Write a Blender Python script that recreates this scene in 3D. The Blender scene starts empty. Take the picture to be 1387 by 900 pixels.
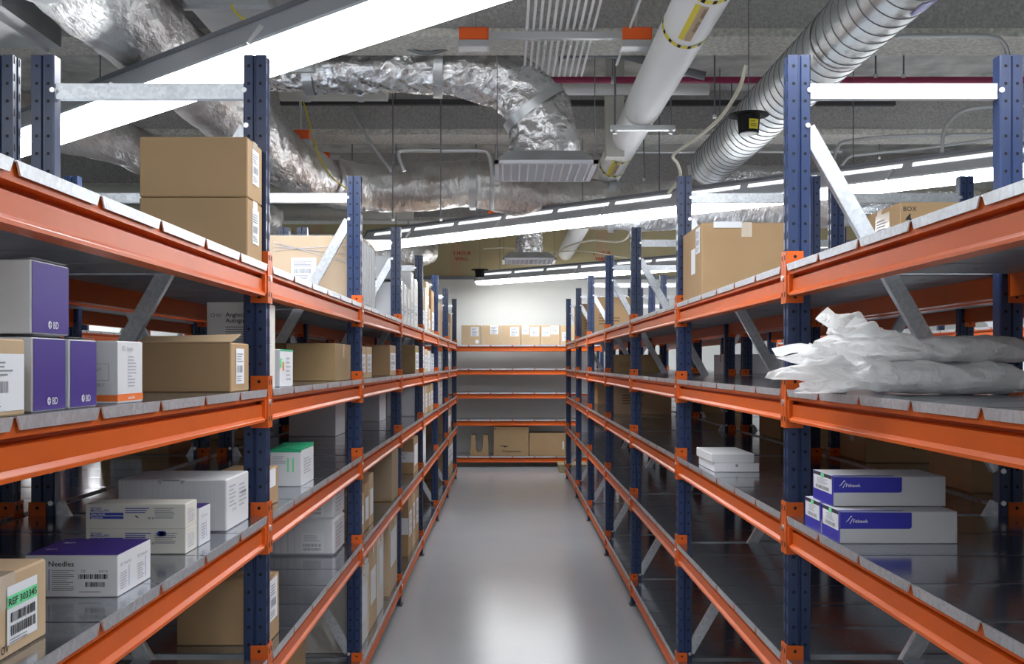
import bpy, math, random
from math import pi, sin, cos, radians, atan2, sqrt
from mathutils import Vector, Matrix, noise

random.seed(7)
sc = bpy.context.scene
COL = sc.collection

# ------------------------------------------------------------------ camera, world, exposure
H = 1.561            # eye height
FPX = 1400.0         # focal length in pixels of a 1387 px wide frame
cam_d = bpy.data.cameras.new('camera')
cam_d.sensor_width = 36.0
cam_d.lens = FPX / 1387.0 * 36.0
cam_d.shift_x = 6.5 / 1387.0
cam_d.shift_y = 43.0 / 1387.0
cam_d.clip_start = 0.05
cam = bpy.data.objects.new('camera', cam_d)
COL.objects.link(cam)
cam.location = (0, 0, H)
cam.rotation_euler = (pi / 2, 0, 0)
sc.camera = cam
w = bpy.data.worlds.new('world')
sc.world = w
w.use_nodes = True
w.node_tree.nodes['Background'].inputs[0].default_value = (0.8, 0.85, 0.9, 1)
w.node_tree.nodes['Background'].inputs[1].default_value = 0.3
sc.view_settings.view_transform = 'Standard'
sc.view_settings.look = 'None'
sc.view_settings.gamma = 1.0
sc.view_settings.use_curve_mapping = False
sc.view_settings.exposure = 0.62
LAMP_POWER = 17.0
GLOW = 5.0


def PX(x, Y):        # photo column -> world X at depth Y
    return (x - 687.0) * Y / FPX


def PZ(y, Y):        # photo row -> world Z at depth Y
    return H - (y - 493.0) * Y / FPX


# ------------------------------------------------------------------ materials
MATS = {}


def new_mat(name):
    m = bpy.data.materials.new(name)
    m.use_nodes = True
    nt = m.node_tree
    return m, nt, nt.nodes['Principled BSDF']


def simple(name, rgb, rough=0.5, metal=0.0, spec=0.5, noise_amt=0.0, nscale=20, bump=0.0, bscale=60, coat=0.0):
    m, nt, b = new_mat(name)
    b.inputs['Base Color'].default_value = (*rgb, 1)
    b.inputs['Roughness'].default_value = rough
    b.inputs['Metallic'].default_value = metal
    b.inputs['Specular IOR Level'].default_value = spec
    b.inputs['Coat Weight'].default_value = coat
    b.inputs['Coat Roughness'].default_value = 0.15
    tc = nt.nodes.new('ShaderNodeTexCoord')
    if noise_amt:
        n = nt.nodes.new('ShaderNodeTexNoise')
        n.inputs['Scale'].default_value = nscale
        n.inputs['Detail'].default_value = 5
        nt.links.new(tc.outputs['Object'], n.inputs['Vector'])
        r = nt.nodes.new('ShaderNodeValToRGB')
        r.color_ramp.elements[0].position = 0.3
        r.color_ramp.elements[1].position = 0.7
        r.color_ramp.elements[0].color = (*[c * (1 - noise_amt) for c in rgb], 1)
        r.color_ramp.elements[1].color = (*[min(1, c * (1 + noise_amt)) for c in rgb], 1)
        nt.links.new(n.outputs['Fac'], r.inputs['Fac'])
        nt.links.new(r.outputs['Color'], b.inputs['Base Color'])
    if bump:
        n2 = nt.nodes.new('ShaderNodeTexNoise')
        n2.inputs['Scale'].default_value = bscale
        n2.inputs['Detail'].default_value = 4
        nt.links.new(tc.outputs['Object'], n2.inputs['Vector'])
        bp = nt.nodes.new('ShaderNodeBump')
        bp.inputs['Strength'].default_value = bump
        bp.inputs['Distance'].default_value = 0.01
        nt.links.new(n2.outputs['Fac'], bp.inputs['Height'])
        nt.links.new(bp.outputs['Normal'], b.inputs['Normal'])
    MATS[name] = m
    return m


def emis(name, rgb, s):
    m, nt, b = new_mat(name)
    b.inputs['Base Color'].default_value = (*rgb, 1)
    b.inputs['Emission Color'].default_value = (*rgb, 1)
    b.inputs['Emission Strength'].default_value = s
    MATS[name] = m


simple('orange', (0.66, 0.115, 0.012), 0.34, spec=0.35, noise_amt=0.05, nscale=8)
simple('orange_bright', (0.86, 0.13, 0.02), 0.35)
simple('blue', (0.019, 0.037, 0.105), 0.34, noise_amt=0.08, nscale=10)
simple('hole', (0.004, 0.004, 0.006), 0.8)
simple('bolt', (0.75, 0.75, 0.76), 0.3, metal=0.9)
simple('kraft', (0.43, 0.28, 0.145), 0.75, noise_amt=0.05, nscale=5)
simple('kraft_pale', (0.58, 0.42, 0.26), 0.75, noise_amt=0.05, nscale=5)
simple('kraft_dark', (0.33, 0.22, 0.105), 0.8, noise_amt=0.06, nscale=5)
simple('kraft_edge', (0.24, 0.14, 0.06), 0.9)
simple('tape', (0.60, 0.44, 0.26), 0.22, coat=0.3)
simple('clear_tape', (0.66, 0.56, 0.44), 0.15, coat=0.5)
simple('white_card', (0.74, 0.75, 0.78), 0.5)
simple('white_card_grey', (0.60, 0.61, 0.64), 0.55)
simple('white_card_warm', (0.74, 0.72, 0.66), 0.5)
simple('paper', (0.82, 0.84, 0.88), 0.6)
simple('purple', (0.048, 0.018, 0.25), 0.45)
simple('purple_dark', (0.03, 0.012, 0.16), 0.4)
simple('royal_blue', (0.03, 0.03, 0.42), 0.35)
simple('brand_blue', (0.04, 0.07, 0.42), 0.45)
simple('ink', (0.03, 0.03, 0.035), 0.7)
simple('ink_grey', (0.28, 0.29, 0.32), 0.7)
simple('ink_pale', (0.45, 0.46, 0.52), 0.7)
simple('ink_white', (0.85, 0.85, 0.9), 0.6)
simple('ink_red', (0.5, 0.02, 0.02), 0.7)
simple('label_green', (0.20, 0.78, 0.38), 0.6)
simple('flap_green', (0.02, 0.42, 0.20), 0.5)
simple('label_orange', (0.85, 0.18, 0.02), 0.5)
simple('concrete', (0.46, 0.45, 0.44), 0.92, noise_amt=0.22, nscale=55, bump=0.35, bscale=90)
simple('concrete_pale', (0.66, 0.65, 0.60), 0.92, noise_amt=0.25, nscale=40, bump=0.6, bscale=50)
simple('slab', (0.58, 0.58, 0.55), 0.9, noise_amt=0.28, nscale=5, bump=0.3, bscale=15)
simple('wall', (0.84, 0.86, 0.84), 0.7, noise_amt=0.02, nscale=2)
simple('gypsum', (0.55, 0.47, 0.28), 0.85, noise_amt=0.06, nscale=2)
simple('deck_under', (0.36, 0.38, 0.41), 0.45, metal=0.25, noise_amt=0.1, nscale=10)
simple('sheet', (0.62, 0.64, 0.65), 0.38, metal=0.85, noise_amt=0.1, nscale=6)
simple('conduit', (0.60, 0.61, 0.62), 0.35, metal=0.7)
simple('dark_metal', (0.05, 0.05, 0.055), 0.5)
simple('rod', (0.22, 0.23, 0.25), 0.5, metal=0.5)
simple('fixture', (0.66, 0.68, 0.72), 0.35, metal=0.25)
simple('fixture_dark', (0.22, 0.23, 0.26), 0.45, metal=0.3)
simple('pvc', (0.88, 0.89, 0.89), 0.45, noise_amt=0.03, nscale=3)
simple('insul', (0.60, 0.60, 0.55), 0.6, noise_amt=0.06, nscale=4)
simple('red_pipe', (0.36, 0.03, 0.10), 0.35)
simple('yellow', (0.80, 0.68, 0.02), 0.5)
simple('black', (0.012, 0.012, 0.014), 0.75, spec=0.2)
simple('cream', (0.68, 0.66, 0.52), 0.5)
simple('plastic_grey', (0.72, 0.74, 0.80), 0.3)
simple('pallet_wood', (0.35, 0.28, 0.16), 0.8, noise_amt=0.2, nscale=12)
emis('lamp', (0.96, 0.98, 1.0), LAMP_POWER)
emis('reflection_glow', (0.96, 0.98, 1.0), 0.8)  # soft glow painted for white reflections on the light housings


def galvanised(name, base, rough, spread):
    m, nt, b = new_mat(name)
    tc = nt.nodes.new('ShaderNodeTexCoord')
    v = nt.nodes.new('ShaderNodeTexVoronoi')
    v.inputs['Scale'].default_value = 110
    nt.links.new(tc.outputs['Object'], v.inputs['Vector'])
    n = nt.nodes.new('ShaderNodeTexNoise')
    n.inputs['Scale'].default_value = 9
    n.inputs['Detail'].default_value = 6
    nt.links.new(tc.outputs['Object'], n.inputs['Vector'])
    mx = nt.nodes.new('ShaderNodeMath'); mx.operation = 'MULTIPLY'
    sp = nt.nodes.new('ShaderNodeSeparateColor')
    nt.links.new(v.outputs['Color'], sp.inputs['Color'])
    nt.links.new(sp.outputs['Red'], mx.inputs[0])
    nt.links.new(n.outputs['Fac'], mx.inputs[1])
    r = nt.nodes.new('ShaderNodeValToRGB')
    r.color_ramp.elements[0].color = (*[c * (1 - spread) for c in base], 1)
    r.color_ramp.elements[1].color = (*[min(1, c * (1 + spread)) for c in base], 1)
    r.color_ramp.elements[1].position = 0.6
    nt.links.new(mx.outputs[0], r.inputs['Fac'])
    nt.links.new(r.outputs['Color'], b.inputs['Base Color'])
    b.inputs['Metallic'].default_value = 0.7 if name == 'galv' else 0.92
    rr = nt.nodes.new('ShaderNodeMapRange')
    rr.inputs['To Min'].default_value = rough * 0.75
    rr.inputs['To Max'].default_value = rough * 1.35
    nt.links.new(n.outputs['Fac'], rr.inputs['Value'])
    nt.links.new(rr.outputs['Result'], b.inputs['Roughness'])
    MATS[name] = m


galvanised('galv', (0.66, 0.69, 0.73), 0.36, 0.13)
galvanised('deck_galv', (0.42, 0.45, 0.50), 0.13, 0.14)
galvanised('spiral', (0.66, 0.70, 0.70), 0.36, 0.05)


def foil():
    m, nt, b = new_mat('foil')
    b.inputs['Base Color'].default_value = (0.80, 0.80, 0.80, 1)
    b.inputs['Metallic'].default_value = 0.9
    b.inputs['Roughness'].default_value = 0.26
    tc = nt.nodes.new('ShaderNodeTexCoord')
    n = nt.nodes.new('ShaderNodeTexNoise')
    n.inputs['Scale'].default_value = 9
    n.inputs['Detail'].default_value = 6
    n.inputs['Distortion'].default_value = 0.8
    nt.links.new(tc.outputs['Object'], n.inputs['Vector'])
    v = nt.nodes.new('ShaderNodeTexVoronoi')
    v.inputs['Scale'].default_value = 16
    nt.links.new(tc.outputs['Object'], v.inputs['Vector'])
    ad = nt.nodes.new('ShaderNodeMath'); ad.operation = 'MULTIPLY_ADD'
    ad.inputs[1].default_value = 0.35
    nt.links.new(v.outputs['Distance'], ad.inputs[0])
    nt.links.new(n.outputs['Fac'], ad.inputs[2])
    bp = nt.nodes.new('ShaderNodeBump')
    bp.inputs['Strength'].default_value = 0.85
    bp.inputs['Distance'].default_value = 0.035
    nt.links.new(ad.outputs[0], bp.inputs['Height'])
    nt.links.new(bp.outputs['Normal'], b.inputs['Normal'])
    MATS['foil'] = m
    # duller, brown-stained foil jacket of the old duct
    m2, nt, b = new_mat('foil_old')
    b.inputs['Metallic'].default_value = 0.75
    b.inputs['Roughness'].default_value = 0.3
    tc = nt.nodes.new('ShaderNodeTexCoord')
    n = nt.nodes.new('ShaderNodeTexNoise')
    n.inputs['Scale'].default_value = 2.2
    n.inputs['Detail'].default_value = 4
    nt.links.new(tc.outputs['Object'], n.inputs['Vector'])
    r = nt.nodes.new('ShaderNodeValToRGB')
    r.color_ramp.elements[0].position = 0.38
    r.color_ramp.elements[1].position = 0.56
    r.color_ramp.elements[0].color = (0.52, 0.47, 0.45, 1)
    r.color_ramp.elements[1].color = (0.80, 0.80, 0.79, 1)
    nt.links.new(n.outputs['Fac'], r.inputs['Fac'])
    nt.links.new(r.outputs['Color'], b.inputs['Base Color'])
    n2 = nt.nodes.new('ShaderNodeTexNoise')
    n2.inputs['Scale'].default_value = 7
    n2.inputs['Detail'].default_value = 7
    mp = nt.nodes.new('ShaderNodeMapping')
    mp.inputs['Scale'].default_value = (2.5, 0.8, 1.4)
    nt.links.new(tc.outputs['Object'], mp.inputs['Vector'])
    nt.links.new(mp.outputs['Vector'], n2.inputs['Vector'])
    bp = nt.nodes.new('ShaderNodeBump')
    bp.inputs['Strength'].default_value = 0.8
    bp.inputs['Distance'].default_value = 0.04
    nt.links.new(n2.outputs['Fac'], bp.inputs['Height'])
    nt.links.new(bp.outputs['Normal'], b.inputs['Normal'])
    MATS['foil_old'] = m2


foil()


def floor_mat():
    m, nt, b = new_mat('floor_epoxy')
    tc = nt.nodes.new('ShaderNodeTexCoord')
    n = nt.nodes.new('ShaderNodeTexNoise')
    n.inputs['Scale'].default_value = 1.3
    n.inputs['Detail'].default_value = 7
    nt.links.new(tc.outputs['Object'], n.inputs['Vector'])
    r = nt.nodes.new('ShaderNodeValToRGB')
    r.color_ramp.elements[0].color = (0.47, 0.52, 0.55, 1)
    r.color_ramp.elements[1].color = (0.56, 0.61, 0.64, 1)
    nt.links.new(n.outputs['Fac'], r.inputs['Fac'])
    nt.links.new(r.outputs['Color'], b.inputs['Base Color'])
    b.inputs['Roughness'].default_value = 0.09
    b.inputs['Specular IOR Level'].default_value = 0.42
    n2 = nt.nodes.new('ShaderNodeTexNoise')
    n2.inputs['Scale'].default_value = 85
    n2.inputs['Detail'].default_value = 3
    nt.links.new(tc.outputs['Object'], n2.inputs['Vector'])
    bp = nt.nodes.new('ShaderNodeBump')
    bp.inputs['Strength'].default_value = 0.16
    bp.inputs['Distance'].default_value = 0.006
    nt.links.new(n2.outputs['Fac'], bp.inputs['Height'])
    nt.links.new(bp.outputs['Normal'], b.inputs['Normal'])
    MATS['floor_epoxy'] = m


floor_mat()


def plastic_film(name, rgb, trans):
    m = bpy.data.materials.new(name)
    m.use_nodes = True
    nt = m.node_tree
    b = nt.nodes['Principled BSDF']
    b.inputs['Base Color'].default_value = (*rgb, 1)
    b.inputs['Roughness'].default_value = 0.28
    out = nt.nodes['Material Output']
    t = nt.nodes.new('ShaderNodeBsdfTranslucent')
    t.inputs['Color'].default_value = (*rgb, 1)
    mx = nt.nodes.new('ShaderNodeMixShader')
    mx.inputs[0].default_value = 0.4
    nt.links.new(b.outputs[0], mx.inputs[1])
    nt.links.new(t.outputs[0], mx.inputs[2])
    tr = nt.nodes.new('ShaderNodeBsdfTransparent')
    m2 = nt.nodes.new('ShaderNodeMixShader')
    m2.inputs[0].default_value = trans
    nt.links.new(mx.outputs[0], m2.inputs[1])
    nt.links.new(tr.outputs[0], m2.inputs[2])
    nt.links.new(m2.outputs[0], out.inputs['Surface'])
    tc = nt.nodes.new('ShaderNodeTexCoord')
    n = nt.nodes.new('ShaderNodeTexNoise')
    n.inputs['Scale'].default_value = 14
    n.inputs['Detail'].default_value = 4
    n.inputs['Distortion'].default_value = 1.5
    nt.links.new(tc.outputs['Object'], n.inputs['Vector'])
    bp = nt.nodes.new('ShaderNodeBump')
    bp.inputs['Strength'].default_value = 0.6
    bp.inputs['Distance'].default_value = 0.02
    nt.links.new(n.outputs['Fac'], bp.inputs['Height'])
    nt.links.new(bp.outputs['Normal'], b.inputs['Normal'])
    MATS[name] = m


plastic_film('bag_film', (0.96, 0.97, 0.97), 0.04)
plastic_film('stretch_wrap', (0.80, 0.82, 0.84), 0.82)
plastic_film('milky_wrap', (0.70, 0.72, 0.78), 0.12)


# ------------------------------------------------------------------ mesh helpers
class MB:
    def __init__(self):
        self.v, self.f, self.m, self.mats, self.sm = [], [], [], [], []

    def mi(self, mat):
        if mat not in self.mats:
            self.mats.append(mat)
        return self.mats.index(mat)

    def add(self, vs, fs, mat, smooth=False):
        o = len(self.v)
        self.v += [tuple(p) for p in vs]
        k = self.mi(mat)
        for f in fs:
            self.f.append([i + o for i in f]); self.m.append(k); self.sm.append(smooth)

    def box(self, x0, y0, z0, x1, y1, z1, mat):
        if x0 > x1: x0, x1 = x1, x0
        if y0 > y1: y0, y1 = y1, y0
        if z0 > z1: z0, z1 = z1, z0
        vs = [(x0, y0, z0), (x1, y0, z0), (x1, y1, z0), (x0, y1, z0), (x0, y0, z1), (x1, y0, z1), (x1, y1, z1), (x0, y1, z1)]
        self.add(vs, [(0, 3, 2, 1), (4, 5, 6, 7), (0, 1, 5, 4), (1, 2, 6, 5), (2, 3, 7, 6), (3, 0, 4, 7)], mat)

    def bevbox(self, x0, y0, z0, x1, y1, z1, mat, b=0.004):
        # box with its twelve edges chamfered
        X, Y, Z = (x0, x1), (y0, y1), (z0, z1)
        vs, idx = [], {}
        for i in (0, 1):
            for j in (0, 1):
                for k in (0, 1):
                    sx, sy, sz = (1 if i == 0 else -1), (1 if j == 0 else -1), (1 if k == 0 else -1)
                    for a in range(3):
                        p = [X[i] + sx * b, Y[j] + sy * b, Z[k] + sz * b]
                        p[a] = (X[i], Y[j], Z[k])[a]
                        idx[(i, j, k, a)] = len(vs); vs.append(p)
        fs = []
        I = idx
        fs.append([I[0, 0, 0, 0], I[0, 0, 1, 0], I[0, 1, 1, 0], I[0, 1, 0, 0]])
        fs.append([I[1, 0, 0, 0], I[1, 1, 0, 0], I[1, 1, 1, 0], I[1, 0, 1, 0]])
        fs.append([I[0, 0, 0, 1], I[1, 0, 0, 1], I[1, 0, 1, 1], I[0, 0, 1, 1]])
        fs.append([I[0, 1, 0, 1], I[0, 1, 1, 1], I[1, 1, 1, 1], I[1, 1, 0, 1]])
        fs.append([I[0, 0, 0, 2], I[0, 1, 0, 2], I[1, 1, 0, 2], I[1, 0, 0, 2]])
        fs.append([I[0, 0, 1, 2], I[1, 0, 1, 2], I[1, 1, 1, 2], I[0, 1, 1, 2]])
        for j in (0, 1):
            for k in (0, 1):
                fs.append([I[0, j, k, 1], I[1, j, k, 1], I[1, j, k, 2], I[0, j, k, 2]])
        for i in (0, 1):
            for k in (0, 1):
                fs.append([I[i, 0, k, 0], I[i, 1, k, 0], I[i, 1, k, 2], I[i, 0, k, 2]])
        for i in (0, 1):
            for j in (0, 1):
                fs.append([I[i, j, 0, 0], I[i, j, 1, 0], I[i, j, 1, 1], I[i, j, 0, 1]])
        for i in (0, 1):
            for j in (0, 1):
                for k in (0, 1):
                    fs.append([I[i, j, k, 0], I[i, j, k, 1], I[i, j, k, 2]])
        self.add(vs, fs, mat)

    def prism(self, prof, a0, a1, axis, mat):
        # prof: list of 2D points; axis 'x','y','z' extruded a0..a1 (other two coords in cyclic order)
        n = len(prof)
        vs = []
        for a in (a0, a1):
            for (p, q) in prof:
                vs.append({'y': (p, a, q), 'x': (a, p, q), 'z': (p, q, a)}[axis])
        fs = [tuple(range(n)), tuple(range(2 * n - 1, n - 1, -1))]
        for i in range(n):
            j = (i + 1) % n
            fs.append((i, j, n + j, n + i))
        self.add(vs, fs, mat)

    def obox(self, p0, p1, wy, wz, mat, up=(0, 0, 1)):
        # bar from p0 to p1 with cross-section wy x wz
        p0, p1 = Vector(p0), Vector(p1)
        d = (p1 - p0).normalized()
        u = Vector(up)
        if abs(d.dot(u)) > 0.95: u = Vector((1, 0, 0))
        s = d.cross(u).normalized(); t = s.cross(d).normalized()
        vs = []
        for p in (p0, p1):
            for (a, b) in ((-1, -1), (1, -1), (1, 1), (-1, 1)):
                vs.append(p + s * a * wy / 2 + t * b * wz / 2)
        self.add(vs, [(0, 3, 2, 1), (4, 5, 6, 7), (0, 1, 5, 4), (1, 2, 6, 5), (2, 3, 7, 6), (3, 0, 4, 7)], mat)

    def tube(self, pts, r, mat, n=10, caps=True, rfun=None):
        pts = [Vector(p) for p in pts]
        N = len(pts)
        ref = None
        rings = []
        for i, p in enumerate(pts):
            d = (pts[min(i + 1, N - 1)] - pts[max(i - 1, 0)]).normalized()
            if ref is None:
                ref = Vector((0, 0, 1)) if abs(d.z) < 0.9 else Vector((1, 0, 0))
            s = d.cross(ref).normalized(); t = s.cross(d).normalized()
            ref = t
            ring = []
            for k in range(n):
                a = 2 * pi * k / n
                rr = r[i] if isinstance(r, (list, tuple)) else r
                if rfun: rr = rfun(p, a, i, rr)
                ring.append(p + (s * cos(a) + t * sin(a)) * rr)
            rings.append(ring)
        vs = [q for ring in rings for q in ring]
        fs = []
        for i in range(N - 1):
            for k in range(n):
                k2 = (k + 1) % n
                fs.append((i * n + k, i * n + k2, (i + 1) * n + k2, (i + 1) * n + k))
        self.add(vs, fs, mat, True)
        if caps:
            self.add(rings[0], [tuple(range(n))], mat)
            self.add(rings[-1], [tuple(range(n - 1, -1, -1))], mat)

    def cyl(self, c, r, h, mat, axis='z', n=12, r2=None):
        ax = {'x': Vector((1, 0, 0)), 'y': Vector((0, 1, 0)), 'z': Vector((0, 0, 1))}[axis]
        c = Vector(c)
        self.tube([c, c + ax * h], [r, r if r2 is None else r2], mat, n)

    def build(self, name, parent=None, loc=(0, 0, 0), rotz=0.0):
        me = bpy.data.meshes.new(name)
        me.from_pydata(self.v, [], self.f)
        for k in self.mats:
            me.materials.append(MATS[k])
        me.polygons.foreach_set('material_index', self.m)
        me.polygons.foreach_set('use_smooth', self.sm)
        me.validate()
        me.update()
        o = bpy.data.objects.new(name, me)
        COL.objects.link(o)
        o.location = loc
        o.rotation_euler = (0, 0, rotz)
        if parent: o.parent = parent
        return o


def meta(o, label=None, cat=None, group=None, kind=None):
    if label: o['label'] = label
    if cat: o['category'] = cat
    if group: o['group'] = group
    if kind: o['kind'] = kind
    return o


def thing(name, label, cat, loc=(0, 0, 0), rotz=0.0, group=None):
    o = bpy.data.objects.new(name, None)
    o.empty_display_size = 0.1
    COL.objects.link(o)
    o.location = loc
    o.rotation_euler = (0, 0, rotz)
    return meta(o, label, cat, group)


def put(mesh, name, parent, loc=(0, 0, 0), rotz=0.0, scale=(1, 1, 1)):
    o = bpy.data.objects.new(name, mesh)
    COL.objects.link(o)
    o.parent = parent
    o.location = loc
    o.rotation_euler = (0, 0, rotz)
    o.scale = scale
    return o


_TXT = {}


def text_mesh(s):
    if s in _TXT: return _TXT[s]
    cu = bpy.data.curves.new('t', 'FONT')
    cu.body = s
    cu.resolution_u = 2
    cu.offset = 0.012
    o = bpy.data.objects.new('t', cu)
    COL.objects.link(o)
    dg = bpy.context.evaluated_depsgraph_get()
    me = bpy.data.meshes.new_from_object(o.evaluated_get(dg))
    vs = [(v.co.x, v.co.y) for v in me.vertices]
    fs = [tuple(p.vertices) for p in me.polygons]
    bpy.data.objects.remove(o)
    bpy.data.curves.remove(cu)
    bpy.data.meshes.remove(me)
    xs = [v[0] for v in vs] or [0, 1]
    _TXT[s] = (vs, fs, min(xs), max(xs))
    return _TXT[s]


class Face:
    """A flat panel on a box face: u,v in metres from its lower-left corner as seen from outside."""
    def __init__(self, mb, org, u, v):
        self.mb, self.o, self.u, self.v = mb, Vector(org), Vector(u).normalized(), Vector(v).normalized()
        self.n = self.u.cross(self.v).normalized()

    def P(self, a, b, lift):
        return self.o + self.u * a + self.v * b + self.n * lift

    def rect(self, a0, b0, a1, b1, mat, lift=0.0006):
        self.mb.add([self.P(a0, b0, lift), self.P(a1, b0, lift), self.P(a1, b1, lift), self.P(a0, b1, lift)], [(0, 1, 2, 3)], mat)

    def poly(self, pts, mat, lift=0.0006):
        self.mb.add([self.P(a, b, lift) for a, b in pts], [tuple(range(len(pts)))], mat)

    def text(self, s, a, b, size, mat, lift=0.0012, width=None, vert=False):
        vs, fs, x0, x1 = text_mesh(s)
        k = size / 0.7
        kx = k if width is None else width / (x1 - x0)
        if vert:
            self.mb.add([self.P(a - y * k, b + (x - x0) * kx, lift) for x, y in vs], fs, mat)
        else:
            self.mb.add([self.P(a + (x - x0) * kx, b + y * k, lift) for x, y in vs], fs, mat)

    def lines(self, a0, b0, a1, b1, n, mat, lift=0.0012, rnd=0.35):
        st = (b1 - b0) / n
        for i in range(n):
            e = a1 - (a1 - a0) * rnd * random.random()
            self.rect(a0, b0 + i * st, e, b0 + i * st + st * 0.42, mat, lift)

    def barcode(self, a0, b0, a1, b1, mat='ink', lift=0.0012):
        a = a0
        while a < a1:
            wdt = (a1 - a0) / 60 * random.choice((1, 1, 2, 3))
            self.rect(a, b0, min(a + wdt, a1), b1, mat, lift)
            a += wdt + (a1 - a0) / 60 * random.choice((1, 1, 2))

    def disc(self, a, b, r, mat, lift=0.0012, n=16):
        self.poly([(a + r * cos(2 * pi * i / n), b + r * sin(2 * pi * i / n)) for i in range(n)], mat, lift)


# ------------------------------------------------------------------ the room
def structure(name, mb, **k):
    return meta(mb.build(name), kind='structure')


XW = 9.5
YF = 16.4
YB = -4.5
ZC = 3.91
mb = MB(); mb.box(-XW, YB, -0.1, XW, YF, 0, 'floor_epoxy'); structure('floor', mb)
mb = MB(); mb.box(-XW, YB, ZC, XW, YF, ZC + 0.15, 'slab')
structure('ceiling', mb)
for i, yy in enumerate((0.9, 3.55, 6.2, 8.85, 11.5, 14.15)):
    mb = MB()
    # concrete joist: paler rough bottom flange, darker web
    mb.prism([(yy + 0.03, ZC), (yy, ZC - 0.34), (yy + 0.35, ZC - 0.34), (yy + 0.32, ZC)], -XW, XW, 'x', 'concrete')
    mb.box(-XW, yy - 0.015, ZC - 0.39, XW, yy + 0.365, ZC - 0.34, 'concrete_pale')
    structure('trim_%d' % (i + 1), mb)
mb = MB(); mb.box(-XW, YF, 0, XW, YF + 0.12, 2.93, 'wall'); mb.box(-XW, YF, 2.93, XW, YF + 0.12, ZC, 'gypsum')
for cx in (-5.2, -3.0, -0.8, 1.5, 3.8):
    mb.box(cx - 0.09, YF - 0.004, 2.95, cx + 0.09, YF, ZC, 'kraft_pale')
structure('wall_far', mb)
mb = MB(); mb.box(-XW, YF - 0.035, 2.90, XW, YF, 2.95, 'fixture_dark'); structure('trim_7', mb)
mb = MB(); mb.box(-XW - 0.12, YB, 0, -XW, YF, ZC, 'wall'); structure('wall_left', mb)
mb = MB(); mb.box(XW, YB, 0, XW + 0.12, YF, ZC, 'wall'); structure('wall_right', mb)
mb = MB(); mb.box(-XW, YB - 0.12, 0, XW, YB, ZC, 'wall'); structure('wall_back', mb)

mb = MB(); mb.box(4.55, 9.6, 3.28, 6.6, 9.75, ZC, 'gypsum'); structure('trim_8', mb)

# red stencils on the gypsum band
for i, (sx, side) in enumerate(((-0.86, 'left of the second round duct drop'), (1.36, 'right of the white pipe'))):
    mb = MB(); f = Face(mb, (sx, YF - 0.006, 3.2), (1, 0, 0), (0, 0, 1))
    f.text('2 HOUR', 0, 0.09, 0.055, 'ink_red', 0.002)
    f.text('WALL', 0.03, 0, 0.055, 'ink_red', 0.002)
    meta(mb.build('stencil_sign'), 'small red stencilled marking on the tan wall, ' + side, 'wall marking')


# ------------------------------------------------------------------ light rows
RDIR = Vector((0.737, -0.676, 0))
RANG = atan2(-0.676, 0.737)


def light_row(y_at_0, s0, s1, label, dashes=True, zb=2.76):
    o = thing('linear_light_fixture', label, 'ceiling light', (s0 * RDIR.x, y_at_0 + s0 * RDIR.y, zb), RANG, 'slanting rows of linear fluorescent lights')
    L = s1 - s0
    # wrap lens, glowing
    mb = MB()
    mb.prism([(-0.105, 0.05), (-0.095, 0.004), (-0.06, 0.0), (0.06, 0.0), (0.095, 0.004), (0.105, 0.05)], 0.03, L - 0.03, 'x', 'lamp')
    mb.build('glowing_lens', o)
    mb = MB()
    # prismatic guard ribs across the lens
    n = int(L / 0.06)
    for i in range(n):
        x = 0.05 + i * 0.06
        mb.box(x, -0.107, 0.016, x + 0.0025, -0.1, 0.05, 'fixture')
        mb.box(x, 0.1, 0.016, x + 0.0025, 0.107, 0.05, 'fixture')
    meta(mb.build('lens_ribs', o), kind='stuff')
    mb = MB()
    prof = [(-0.135, 0.05), (-0.135, 0.062), (-0.062, 0.165), (-0.045, 0.185), (0.045, 0.185), (0.062, 0.165), (0.135, 0.062), (0.135, 0.05)]
    mb.prism(prof, 0, L, 'x', 'fixture')
    mb.box(-0.012, -0.05, 0.183, L + 0.012, 0.05, 0.205, 'fixture_dark')
    mb.build('housing', o)
    # emissive slots on both slopes, standing in for soft white reflections
    mb = MB()
    x = 0.15
    while dashes and x + 0.55 < L:
        for s in (-1, 1):
            a, b = (0.086, 0.132), (0.066, 0.160)
            nx = 0.003
            mb.add([(x, s * (a[0] + nx), a[1]), (x + 0.55, s * (a[0] + nx), a[1]), (x + 0.55, s * (b[0] + nx), b[1]), (x, s * (b[0] + nx), b[1])], [(0, 1, 2, 3)], 'reflection_glow')
        x += 0.62
    if dashes: mb.build('reflection_dashes', o)
    for e in (0, L):
        mb = MB(); mb.prism([(-0.138, 0.045), (-0.138, 0.065), (-0.05, 0.208), (0.05, 0.208), (0.138, 0.065), (0.138, 0.045), (0.1, -0.004), (-0.1, -0.004)], e - 0.006, e + 0.006, 'x', 'fixture_dark')
        mb.build('end_cap', o)
    x = 0.7
    while x < L:
        mb = MB(); mb.obox((x, -0.14, 0.05), (x + 0.03, -0.10, 0.125), 0.012, 0.02, 'bolt')
        mb.build('lens_clip', o)
        x += 1.22
    x = 0.4
    while x < L:
        mb = MB(); mb.cyl((x, 0, 0.2), 0.004, ZC - zb - 0.2, 'rod', n=6)
        mb.build('hanger_rod', o)
        x += 2.44
    return o


light_row(3.30, -5.6, 2.9, 'nearest bright linear light row crossing the upper left above the left rack', False)
light_row(9.58, -1.95, 9.0, 'long linear light row crossing from centre left to the right edge')
light_row(15.33, -0.55, 8.5, 'farthest linear light row close to the far white wall')
light_row(-1.9, -4.0, 3.2, 'unseen linear light row added behind the camera, same make as the others')  # out of view, continues the row spacing, added to light the room
light_row(9.2, -11.5, -7.5, 'added linear light row over the far left aisle')  # extra row, put in because the left side needs light


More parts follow.
